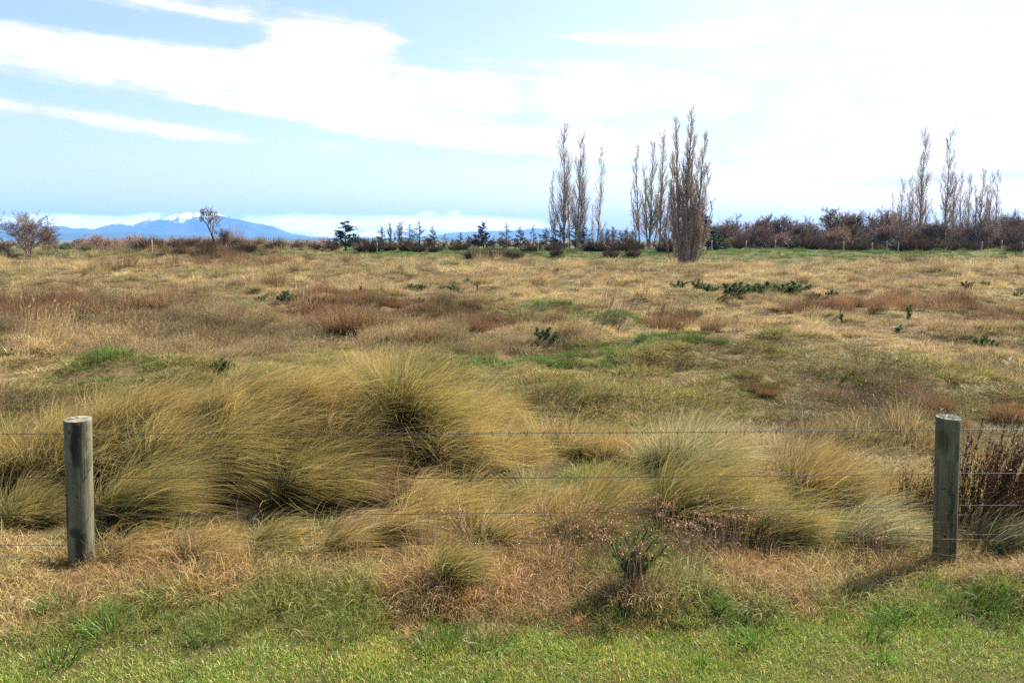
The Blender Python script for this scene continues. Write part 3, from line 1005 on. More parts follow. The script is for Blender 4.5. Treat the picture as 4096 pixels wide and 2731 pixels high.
tree_thing('bare_tree', pl, tm('trunk', [(P, R, 6), (P0, R0, 4)], M['bark_dark']), tm('crown', [(P1, R1, 3), (P2, R2, 3), (P3, R3, 3), (P4, R4, 3)], M['twig_grey']),
           'tall bare tree leaning left on the scrubby knoll before the mountain', 'bare tree', None, 0, (zat(842, 92) - pl[2]) / 4.35)

# ---- brown willow thicket on the right
wil = [(2905, 898), (2965, 866), (3035, 890), (3100, 866), (3160, 872), (3222, 876), (3300, 838), (3362, 852), (3428, 850), (3490, 842), (3552, 850),
       (3625, 880), (3712, 888), (3800, 892), (3882, 886), (3945, 884), (4008, 866), (4068, 848), (4130, 842), (4200, 850)]
wl = ['rounded brown willow at the left end of the thicket', 'tall domed willow second from the left end of the thicket', 'lower brown willow right of the tall domed one',
      'open-limbed willow with dark trunk in the left part of the thicket', 'willow filling the gap right of the open-limbed one', 'willow left of the spiky-topped one',
      'spiky-topped willow that rises above the thicket', 'willow just right of the spiky-topped one', 'full brown willow in the middle of the thicket', 'highest domed willow left of the right poplar row',
      'willow at the foot of the low poplars', 'brown willow between the short and the tall pale poplar', 'low willow between the two tall pale poplars', 'low willow behind the close pair of poplars',
      'low willow under the full bare poplar', 'willow behind the right end of the poplar row', 'rounded willow right of the poplar row end', 'tall willow at the right edge of the picture', 'willow cut by the right edge of the picture',
      'outermost willow of the thicket']
for i, ((px, top), lab) in enumerate(zip(wil, wl)):
    stand(['wil1', 'wil2', 'wil3', 'thick'][i % 4] if i != 6 else 'spike', px, 132 + (i * 7) % 13, top - 8, lab, 'willow_tree', 'willow', 'brown willows of the right thicket', i * 1.9, 1.15 if i != 6 else 1.7)
for i in range(22):
    stand(['wil3', 'wil1', 'wil2'][i % 3], 2890 + i * 59, 150 + (i * 5) % 9, 906 - (16 if 3250 < 2890 + i * 59 < 3600 else 0) + 9 * ((i * 3) % 4), 'bare willow in the back row of the thicket, half hidden by those in front', 'willow_tree', 'willow', 'willows in the back row of the thicket', i * 2.7, 1.2)
for i in range(30):
    stand(['wil1', 'red1', 'wil3', 'thick', 'wil2'][i % 5], 2880 + i * 43, 121 + (i * 5) % 9, 893 + 18 * ((i * 3) % 4), 'low reddish brown willow shrub in front of the tall thicket willows', 'willow_shrub', 'shrub', 'willow shrubs before the thicket', i * 2.3, 1.25)

# reddish scrub on the plain at the left
for i, px in enumerate(np.linspace(385, 1290, 34)):
    Y = 158 + (i * 37) % 60
    stand(['red1', 'red2', 'grey'][i % 3], px + (i * 13) % 17, Y, 940 + (i * 7) % 24 if px < 900 else 952 + (i * 5) % 18, 'reddish bare willow shrub beyond the bank at the left', 'willow_shrub', 'shrub', 'reddish scrub beyond the bank', i * 1.1, 1.5)
for i, px in enumerate((40, 110, 180, 250, 300, 350)):
    stand('thick', px, 150 + 9 * (i % 3), 965 + 5 * (i % 2), 'low brown shrub behind the large spreading willow', 'willow_shrub', 'shrub', 'scrub behind the large willow', i * 1.4, 1.6)

# ---- far poplar rows on the plain
FP = [poplar(90 + s, 14, [(0, 0, 1, 0, 1.6)], .13, k1=16, k2=4, k3=2, r0=.22, twig='twig_grey') for s in range(3)]
rows = [(515, 800, 26, 640, 952), (800, 960, 10, 700, 955), (962, 1158, 20, 760, 943), (1305, 1340, 5, 720, 941), (1436, 1540, 14, 760, 940), (690, 860, 8, 560, 957), (1700, 1760, 5, 800, 948)]
for (x0, x1, n, Y, top) in rows:
    for i in range(n):
        px = x0 + (x1 - x0) * (i + .3 * math.sin(i * 5.1)) / (n - 1)
        p = at(px, Y + 6 * math.sin(i * 2.7))
        s = (zat(top + 4 * math.sin(i * 3.3), Y) - p[2]) / 14
        tree_thing('far_poplar', p, *FP[i % 3], 'tiny bare poplar in a shelter row far out on the plain', 'poplar', 'far shelter rows of poplars', i * .9, (s * 1.2, s * 1.2, s))

# ---- dark evergreen trees far left and centre
mac = leafmass(71, 4.4, 4.2, 5200, .22, M['gorse'], 11, .2)
mact = tm('trunk', [spine(3.0, .16, 6, np.random.default_rng(3), .05) + (6,)], M['bark_dark'])
for px, Y, top, lab, s in ((318, 190, 955, 'dark rounded evergreen tree left of the house on the plain', 1.0), (440, 230, 964, 'small dark evergreen right of the rounded one on the plain', .8),
                           (1219, 170, 971, 'low dark green tree on the plain, left of a pair', 1.3), (1266, 175, 975, 'low dark green tree on the plain, right of a pair', 1.2), (1300, 190, 968, 'small pointed dark tree right of the low dark pair', .7)):
    p = at(px, Y)
    h = (zat(top, Y) - p[2]) / 4.1
    tree_thing('evergreen_tree', p, mact, mac, lab, 'evergreen tree', None, px, (h * s, h * s, h))
gb = leafmass(72, 3.2, 1.5, 2200, .16, M['gorse'], 8, .0)
for px, top, lab in ((268, 985, 'green bush beside the dark rounded evergreen'), (345, 992, 'green bush at the foot of the dark rounded evergreen'), (375, 997, 'small green bush right of the dark rounded evergreen'), (195, 990, 'green bush under the large spreading willow')):
    p = at(px, 105)
    h = max(.6, (zat(top, 105) - p[2])) / 1.4
    tag(obj('green_bush', gb, None, p), lab, 'bush').scale = (h, h, h)

# ---- houses on the plain
def house(px, Y, top, w, label):
    p = at(px, Y)
    root = empty('farm_house', p)
    tag(root, label, 'house')
    eave, ridge, d = zat(top, Y) - p[2] - 1.3, zat(top, Y) - p[2], 6.0
    b = [(-w / 2, -d / 2), (w / 2, -d / 2), (w / 2, d / 2), (-w / 2, d / 2)]
    V = [(x, y, z) for z in (-.3, eave) for x, y in b]
    obj('wall', mesh('wall', V, [(0, 1, 5, 4), (1, 2, 6, 5), (2, 3, 7, 6), (3, 0, 4, 7)], mat=M['housewall']), root)
    e = .5
    R = [(-w / 2 - e, -d / 2 - e, eave - .1), (w / 2 + e, -d / 2 - e, eave - .1), (w / 2 + e, d / 2 + e, eave - .1), (-w / 2 - e, d / 2 + e, eave - .1), (-w / 2 + 2, 0, ridge), (w / 2 - 2, 0, ridge)]
    rf = obj('roof', mesh('roof', R, [(0, 1, 5, 4), (2, 3, 4, 5), (0, 3, 2, 1)], [(1, 2, 5), (3, 0, 4)], M['roof']), root)
    for wx in (-w * .28, w * .05, w * .32):
        V = [(wx - .5, -d / 2 - .03, eave - 1.6), (wx + .5, -d / 2 - .03, eave - 1.6), (wx + .5, -d / 2 - .03, eave - .6), (wx - .5, -d / 2 - .03, eave - .6)]
        V += [(x, y + .05, z) for x, y, z in V]
        obj('window', mesh('window', V, [(0, 1, 2, 3), (0, 4, 5, 1), (2, 6, 7, 3), (1, 5, 6, 2), (3, 7, 4, 0)], mat=M['glass']), root)


house(652, 178, 990, 6.5, 'pale-roofed house showing above the bank in the red scrub')
house(1098, 300, 992, 11, 'pale-roofed shed low behind the bank right of the knoll')
house(1460, 330, 993, 8, 'white-roofed shed low behind the bank by the bushy conifer')

# ---- dark broom and gorse bushes on the bank
BR = [bush(101 + i, 2.4, 1.5, 900, M['broom'], 3, .035, 1.0, .12) for i in range(3)]
brooms = [  # px, Y, height m, width factor, label
    (1475, 98, 1.75, 1.0, 'dark rounded broom bush standing clear right of the bushy conifer'),
    (1330, 99, 1.0, 1.2, 'low dark broom left of the bushy conifer'), (1245, 98, 1.0, 1.2, 'low dark broom on the right slope of the knoll'),
    (1195, 99, .9, .9, 'small dark broom below the low dark green tree pair'), (1100, 97, .9, 1.3, 'dark broom at the right foot of the knoll'),
    (975, 92, 1.4, 1.0, 'dark bush high on the knoll right of the bare trees'), (920, 90, 1.0, 1.4, 'dark brown bush on the front of the knoll'),
    (820, 88, 1.0, 1.5, 'dark brown scrub on the left slope of the knoll'), (838, 93, 1.3, 1.1, 'dark bush at the foot of the leaning tree'),
    (600, 97, 1.7, 1.0, 'dark round bush beside the pale fence post on the left'), (540, 99, 1.1, 1.0, 'dark bush left of the pale fence post'),
    (480, 100, .8, 1.2, 'low dark bush at the left below the mountain'), (720, 99, 1.1, 1.3, 'dark scrub between the pale post and the knoll'), (770, 97, 1.0, 1.2, 'dark scrub at the left foot of the knoll'),
    (1630, 99, 1.4, .9, 'dark brown bush under the bare larches'), (1670, 98, 1.1, 1.0, 'reddish dark bush at the foot of the open larch'), (1560, 100, .9, 1.1, 'small dark bush under the bare thin tree'),
    (1740, 98, .9, 1.1, 'dark bush in front of the narrow conifer'), (1830, 100, 1.0, 1.3, 'dark bush below the ragged conifer'), (1900, 88, 1.1, 1.3, 'dark broom on the field side below the needle-topped conifer'),
    (1965, 87, 1.3, 1.2, 'dark broom on the field side, middle of three'), (2045, 88, 1.2, 1.2, 'dark broom on the field side, right of three'), (2120, 98, 1.1, 1.2, 'dark bush left of the short pale post'),
    (2210, 99, 1.0, 1.2, 'dark bush in front of the broad conifer'), (2370, 100, 1.3, 1.3, 'dark bush at the foot of the lone slim poplar'), (2420, 99, 1.2, 1.2, 'dark bush right of the lone slim poplar'),
    (2490, 98, 1.5, 1.4, 'large dark bush between the lone poplar and the three poplars'), (2530, 101, 1.4, 1.2, 'dark bush at the foot of the leaning poplar'), (2680, 97, 1.7, 1.2, 'dark bush left of the base of the big poplar'),
    (2226, 91, .9, .9, 'small dark bush on the green slope left of the poplars'), (2530, 90, .9, 1.0, 'small dark bush on the green slope below the three poplars'), (2440, 90, 1.0, .9, 'dark bush on the green slope right of the lone poplar'),
    (2875, 108, 1.2, 1.0, 'low dark bush below the green spruce'), (2935, 112, 1.4, 1.0, 'dark bush left of the second right-hand post'),
    (3215, 104, 2.0, 1.2, 'largest dark gorse bush below the willow thicket'), (3290, 106, 1.6, 1.3, 'dark gorse right of the largest one'), (3340, 107, 1.5, 1.1, 'dark gorse left of a thin post below the thicket'),
    (3405, 108, 1.5, 1.3, 'dark gorse right of a thin post below the thicket'), (3470, 107, 1.3, 1.2, 'dark gorse left of the rail post'), (3565, 109, 1.3, 1.3, 'dark gorse under the wooden rail'),
    (3640, 106, 2.1, 1.2, 'high dark gorse at the foot of the left tall pale poplar'), (3710, 108, 1.7, 1.3, 'dark gorse between the two tall pale poplars'), (3840, 106, 1.6, 1.4, 'dark gorse below the close pair of poplars'),
    (3900, 108, 1.2, 1.1, 'low dark gorse right of the close pair of poplars'), (4050, 98, 1.0, 1.2, 'dark bush near the sandy bank at the right edge'), (20, 88, 1.0, 1.3, 'dark bush at the left edge below the large willow'),
]
for i, (px, Y, h, wd, lab) in enumerate(brooms):
    o = obj('dark_bush', BR[i % 3], None, at(px, Y))
    o.rotation_euler = (0, 0, i * 1.3)
    s = h / 1.2
    o.scale = (s * wd, s * wd, s)
    tag(o, lab, 'bush', 'dark bushes on the bank')

# ---- small posts and rail on the bank
def stake(h, r):
    P, R = spine(h, r, 4, np.random.default_rng(2), .01, (0, 0), .9)
    V, Q = tubes(P, R, 6)
    V = np.vstack([V, [P[0, -1] + (0, 0, .01)]])
    k = len(V) - 1
    return mesh('bank_post', V, Q, [(k - 6 + j, k - 6 + (j + 1) % 6, k) for j in range(6)], M['fencewood'])


SK = stake(1.25, .075)
for px, Y, lab in ((610, 92, 'pale fence post beside the dark round bush on the left'), (906, 94, 'small post near the bare trees on the knoll'), (1508, 97, 'thin post right of the dark rounded broom'), (2151, 96, 'short pale post left of the left poplar clump'),
                   (2272, 98, 'pale post at the foot of the left poplar clump'), (2388, 99, 'post at the foot of the lone slim poplar'), (2604, 98, 'post in front of the forked poplar'), (2845, 99, 'post right of the big poplar by the spruce'),
                   (2982, 100, 'post below the domed willow'), (3098, 100, 'post below the open-limbed willow'), (3372, 101, 'thin post between the dark gorse bushes'), (3487, 100, 'post left of the wooden rail'),
                   (3924, 103, 'post below the full bare poplar'), (4002, 103, 'post right of the poplar row end'), (4086, 103, 'post at the right edge below the willows')):
    o = obj('bank_post', SK, None, at(px, Y))
    o.rotation_euler = (.03 * math.sin(px), .04 * math.cos(px * 1.7), 0)
    tag(o, lab, 'fence post', 'weathered posts along the bank')
p0, p1 = at(3544, 100), at(3590, 100)
root = empty('rail_fence', p0)
tag(root, 'short wooden rail on two posts before the dark gorse', 'fence')
for q in (p0, p1):
    o = obj('post', SK, root, tuple(q - p0))
r0, r1 = np.array([-.5, -.1, 1.12]), (p1 - p0) + np.array([.2, -.1, 1.12])
V, Q = tubes(np.array([[r0, r0 * .5 + r1 * .5 + [0, 0, .02], r1]]), np.full((1, 3), .06), 6)
obj('rail', mesh('rail', V, Q, mat=M['bark_dark']), root)
# ------------------------------------------------------------------ the wire fence in front
def post_mat(name, a, b, stain_c):
    m, T = new_mat(name)
    out = T.n('ShaderNodeOutputMaterial')
    co = T.n('ShaderNodeTexCoord').outputs['Object']
    mp = T.n('ShaderNodeMapping')
    T.put(mp.inputs['Vector'], co)
    mp.inputs['Scale'].default_value = (9, 9, .9)
    g = T.noise(mp.outputs[0], 2.2, 6, .6, .4)
    mp2 = T.n('ShaderNodeMapping')
    T.put(mp2.inputs['Vector'], co)
    mp2.inputs['Scale'].default_value = (40, 40, 1.2)
    fine = T.noise(mp2.outputs[0], 2.0, 4, .6)
    c = T.mix(T.ramp(g, .3, .68), a, b)
    c = T.mix(T.ramp(fine, .5, .66, 0, .75), c, (.045, .04, .03))
    bl = T.noise(co, 5.5, 4, .55, .6)
    c = T.mix(T.ramp(bl, .53, .62, 0, .55), c, (.095, .085, .055))
    gr = T.noise(co, 2.6, 3, .5)
    c = T.mix(T.ramp(gr, .5, .65, 0, .5), c, (.17, .21, .13))
    for (x, z, sx, sz, k) in stain_c:      # dark wet stains with shapes of their own
        sp = T.n('ShaderNodeSeparateXYZ')
        T.put(sp.inputs[0], co)
        wob = T.m('MULTIPLY', T.m('SUBTRACT', bl, .5), .13)
        dx = T.m('DIVIDE', T.m('ADD', T.m('SUBTRACT', sp.outputs[0], x), wob), sx)
        dz = T.m('DIVIDE', T.m('ADD', T.m('SUBTRACT', sp.outputs[2], z), wob), sz)
        r = T.m('ADD', T.m('MULTIPLY', dx, dx), T.m('MULTIPLY', dz, dz))
        front = T.ramp(sp.outputs[1], .02, -.02)
        c = T.mix(T.m('MULTIPLY', T.m('MULTIPLY', T.ramp(r, 1.9, .1), front), k), c, (.022, .022, .016))
    p = T.n('ShaderNodeBsdfPrincipled')
    T.put(p.inputs['Base Color'], c)
    T.put(p.inputs['Roughness'], .85)
    T.put(p.inputs['Specular IOR Level'], .2)
    bn = T.n('ShaderNodeBump')
    T.put(bn.inputs['Strength'], .8)
    T.put(bn.inputs['Distance'], .009)
    T.put(bn.inputs['Height'], T.m('ADD', g, fine))
    T.put(p.inputs['Normal'], bn.outputs[0])
    T.put(out.inputs[0], p.outputs[0])
    return m


def post_mesh(h, r0, r1, seed, tilt, crack):
    rng = np.random.default_rng(seed)
    nz, na = 46, 48
    z = np.concatenate([np.linspace(-.35, h - .003, nz - 1), [h]])
    a = np.arange(na) * 2 * math.pi / na
    A, Z = np.meshgrid(a, z)
    R = r0 + (r1 - r0) * (Z / h)
    R = R * (1 + .035 * (fbm(np.cos(A) * 1.2 + seed, Z * 1.4 + np.sin(A) * 1.2, 3, seed) - .5) * 2)
    R = R + .0018 * (vnoise(A * 14, Z * 3, seed + 4) - .5)
    for (ca, z0, z1, dep, slope) in crack:
        cen = ca + slope * (Z - z0)
        R = R - dep * np.exp(-((A - cen) / .035) ** 2) * sstep(z0, z0 + .1, Z) * sstep(z1, z1 - .1, Z)
    R[-1] -= .003
    ring = np.concatenate([R[-1] * .55, R[-1] * .15])
    X, Y = R * np.cos(A), R * np.sin(A)
    V = np.stack([X, Y, Z], -1)
    top = Z[-1:] + 0
    V2 = np.stack([X[-1:] * .5, Y[-1:] * .5, top + .004 * rng.normal(size=top.shape)], -1)
    V = np.concatenate([V, V2])
    up = (V[..., 2] > h - .05)
    V[..., 2] += up * (V[..., 0] * tilt + V[..., 1] * .05)
    n = V.shape[0]
    i = np.arange(n * na).reshape(n, na)
    j = np.roll(i, -1, 1)
    Q = np.stack([i[:-1], j[:-1], j[1:], i[1:]], -1).reshape(-1, 4)
    VV = np.vstack([V.reshape(-1, 3), [[0, 0, h]]])
    T_ = np.stack([i[-1], j[-1], np.full(na, n * na)], -1)
    return VV, Q, T_


PM_L = post_mat('post_grey_green', (.155, .15, .092), (.095, .09, .056), [(.035, 1.0, .030, .22, 1.0), (.062, .95, .02, .3, .6), (-.07, .40, .028, .07, .9), (0, .27, .045, .05, .85), (.035, .2, .04, .07, .9), (.03, .05, .035, .12, .9)])
PM_R = post_mat('post_grey', (.15, .138, .082), (.09, .082, .05), [(-.05, .98, .03, .1, .6), (.05, .92, .02, .08, .6), (.0, .45, .018, .22, .7), (.045, .2, .02, .2, .6), (.02, .08, .05, .1, .5)])
PTOP = plain_mat('post_end_grain', (.24, .22, .165), (.13, .12, .085), 30, .9, .2, .3)


def fence():
    zl = float(terrain(-3.34, 6.1))
    root = empty('wire_fence', (0, 6.1, 0))
    tag(root, 'wire fence with round weathered timber posts and a barbed top wire', 'fence')
    posts = []
    specs = [(-3.34, 6.1, 1.155, .092, .096, 4, .03, [(5.2, .1, .5, .006, 0), (4.2, .55, 1.16, .005, .05), (4.9, .75, 1.0, .004, -.1), (3.9, .1, .35, .005, .1)], PM_L, (-.038, 0), 'round grey-green post with dark stains and a flat top'),
             (3.365, 6.12, 1.165, .083, .087, 7, -.05, [(4.45, .35, 1.17, .010, .02), (5.1, .0, .55, .009, -.9), (4.0, .6, 1.17, .006, .05), (5.3, .7, 1.1, .006, .0)], PM_R, (.037, 0), 'darker grey post with a long crack and lichen on its slanted top'),
             (-10.05, 6.15, 1.15, .11, .108, 12, .02, [], PM_L, (0, 0), None), (10.06, 6.1, 1.16, .108, .11, 15, .0, [], PM_R, (0, 0), None)]
    for (x, y, h, r0, r1, seed, tilt, crack, mat, lean, lab) in specs:
        z = float(terrain(x, y))
        V, Q, T_ = post_mesh(h + (0 if lab is None else -z), r0, r1, seed, tilt, crack)
        o = obj('post', mesh('post', V, Q, T_, mat, smooth=True), root, (x, y - 6.1, z))
        o.rotation_euler = (0, -lean[0], 0)
        capz = np.array([p.normal.z > .6 and p.center.z > h - z - .12 for p in o.data.polygons])
        o.data.polygons.foreach_set('use_smooth', ~capz)
        o.data.materials.append(PTOP)
        o.data.polygons.foreach_set('material_index', capz.astype(np.int32))
        if lab: o['label'] = lab
        posts.append(o)
    # nail holes with staples left in them, on the front of the two posts in view
    a = np.arange(10) * 2 * math.pi / 10
    for o, r, spots in ((posts[0], .099, [(-.018, 1.06), (-.075, .565), (.028, .57)]), (posts[1], .085, [(.065, .93), (-.052, .62), (.03, .625), (-.04, .245), (.03, .25)])):
        for (x, z) in spots:
            y = -math.sqrt(max(r * r - x * x, 0)) - .002
            V = [(x + .007 * math.cos(t), y, z + .009 * math.sin(t)) for t in a] + [(x + .004 * math.cos(t), y + .012, z + .005 * math.sin(t)) for t in a]
            Q = [(k, (k + 1) % 10, 10 + (k + 1) % 10, 10 + k) for k in range(10)]
            V.append((x, y - .001, z))
            obj('nail_hole', mesh('nail_hole', V, Q, [((k + 1) % 10, k, 20) for k in range(10)], M['twig_black']), o)
    # lichen tufts on the right post's top
    rng = np.random.default_rng(3)
    n = 160
    ang = rng.random(n) * 6.28
    q = np.sqrt(rng.random(n)) * .08
    root_ = np.stack([np.cos(ang) * q + .01, np.sin(ang) * q, 1.165 - float(terrain(3.365, 6.12)) - .05 * (np.cos(ang) * q) + rng.random(n) * .004], -1)
    V, Q, T_, bc = blades(root_, rng.normal(size=(n, 3)) + [0, 0, .8], np.full(n, .016), np.full(n, .007), np.array([0, 0, -1.]), np.full(n, .3), 2, rng)
    lm = grass_mat('lichen', [(.42, .45, .33), (.33, .37, .24)], (.3, .32, .22), trans=.1)
    tag(obj('lichen', mesh('lichen', V, Q, T_, lm, {'bc': bc}), posts[1]), kind='stuff')
    # wires run behind the posts
    lv = [(1736, 1717), (1911, 1893), (2059, 2021), (2180, 2138), (2285, 2228)]
    wm, T = new_mat('galvanised_wire')
    out = T.n('ShaderNodeOutputMaterial')
    p = T.n('ShaderNodeBsdfPrincipled')
    T.put(p.inputs['Base Color'], (.05, .052, .056))
    T.put(p.inputs['Metallic'], .2)
    T.put(p.inputs['Roughness'], .65)
    T.put(out.inputs[0], p.outputs[0])
    yw = .118
    for k, (yl, yr) in enumerate(lv):
        zl, zr = zat(yl, 6.1 + yw), zat(yr, 6.1 + yw)
        xs = np.concatenate([np.linspace(-10.05, -3.34, 25), np.linspace(-3.34, 3.365, 140)[1:], np.linspace(3.365, 10.06, 25)[1:]])
        zz = zl + (zr - zl) * (xs + 3.34) / 6.7
        zz = np.where(xs < -3.34, zl + (xs + 3.34) * -.0035, zz)
        zz = np.where(xs > 3.365, zr + (xs - 3.365) * .002, zz)
        span = np.clip((xs + 3.34) / 6.7, 0, 1)
        zz = zz - .012 * (4 * span * (1 - span)) * (1 + .4 * k % 2)
        if k == 0:
            part = []
            xs2 = np.linspace(xs[0], xs[-1], 1600)
            z2 = np.interp(xs2, xs, zz)
            ph = xs2 * 2 * math.pi / .055
            for s in (0, math.pi):
                P = np.stack([xs2, np.full_like(xs2, yw) + .0021 * np.cos(ph + s), z2 + .0021 * np.sin(ph + s)], -1)[None]
                part.append(tubes(P, np.full((1, len(xs2)), .0021), 3))
            V, Q = join(part)
            w = obj('barbed_wire', mesh('barbed_wire', V, Q, mat=wm, smooth=True), root)
            rngw = np.random.default_rng(8)
            bl = []
            for bx in np.arange(-9.9, 9.9, .13):
                bz = float(np.interp(bx, xs, zz))
                for sgn in (-1, 1):
                    t = rngw.random() * 6.28
                    dv = np.array([.25 * sgn, math.cos(t), math.sin(t)]) * .022
                    c = np.array([bx + .006 * sgn, yw, bz])
                    bl.append([c - dv, c, c + dv])
            V, Q = tubes(np.array(bl), np.full((len(bl), 3), .0024), 3)
            tag(obj('barb', mesh('barb', V, Q, mat=wm), w), kind='stuff')
        else:
            P = np.stack([xs, np.full_like(xs, yw), zz], -1)[None]
            V, Q = tubes(P, np.full((1, len(xs)), .0028), 5)
            obj('wire', mesh('wire', V, Q, mat=wm, smooth=True), root)


fence()

# ------------------------------------------------------------------ big tussocks behind the fence
def tussock(name, px, py, rad, length, n, lean, splay, mat, label, bend=.55, ry=None, width=.0052, segs=6, grav=.55, cat='tussock', zoff=0):
    c = gp(px, py)
    rng = np.random.default_rng(int(px * 7 + py))
    a = rng.random(n) * 6.283
    q = np.sqrt(rng.random(n))
    X, Yv = np.cos(a) * q * rad, np.sin(a) * q * (ry or rad * .8)
    # a tussock is made of many small shoots that share a direction
    m = max(12, n // 60)
    sa = rng.random(m) * 6.283
    sq = np.sqrt(rng.random(m))
    i = rng.integers(0, m, n)
    sx, sy = np.cos(sa) * sq * rad, np.sin(sa) * sq * (ry or rad * .8)
    X = .25 * X + sx[i] + rng.normal(0, .02, n)
    Yv = .25 * Yv + sy[i] + rng.normal(0, .02, n)
    Z = terrain(c[0] + X, c[1] + Yv) - c[2] - .02 + zoff
    shoot = rng.normal(0, .34, (m, 3))
    stray = (rng.random(n) < .14)[:, None] * rng.normal(0, .7, (n, 3))
    d = np.stack([X / rad * splay + lean[0], Yv / rad * splay * .8 + lean[1], np.ones(n)], -1) + shoot[i] + rng.normal(0, .16, (n, 3)) + stray
    d[:, 2] = np.abs(d[:, 2]) + .1
    sl = rng.uniform(.65, 1.12, m)
    ln = length * sl[i] * rng.uniform(.55, 1.1, n) * (1.05 - .3 * q)
    wind = np.array([lean[0] * 1.5, lean[1] * 1.1, -grav * .85])
    bd = bend * rng.uniform(.5, 1.5, n)
    V, Q, T_, bc = blades(np.stack([X, Yv, Z], -1), d, ln, width * rng.uniform(.7, 1.3, n), wind, bd, segs, rng, jit=.03)
    # colour follows the shoot so that locks of one colour show
    hue = np.clip(rng.random(m)[i] * .6 + rng.random(n) * .4, 0, 1)
    bc[:, 0] = np.repeat(hue, 2 * segs + 1)
    o = obj(name, mesh(name, V, Q, T_, M[mat], {'bc': bc}), None, c)
    tag(o, label, cat, 'tall tussocks behind the fence')
    return o


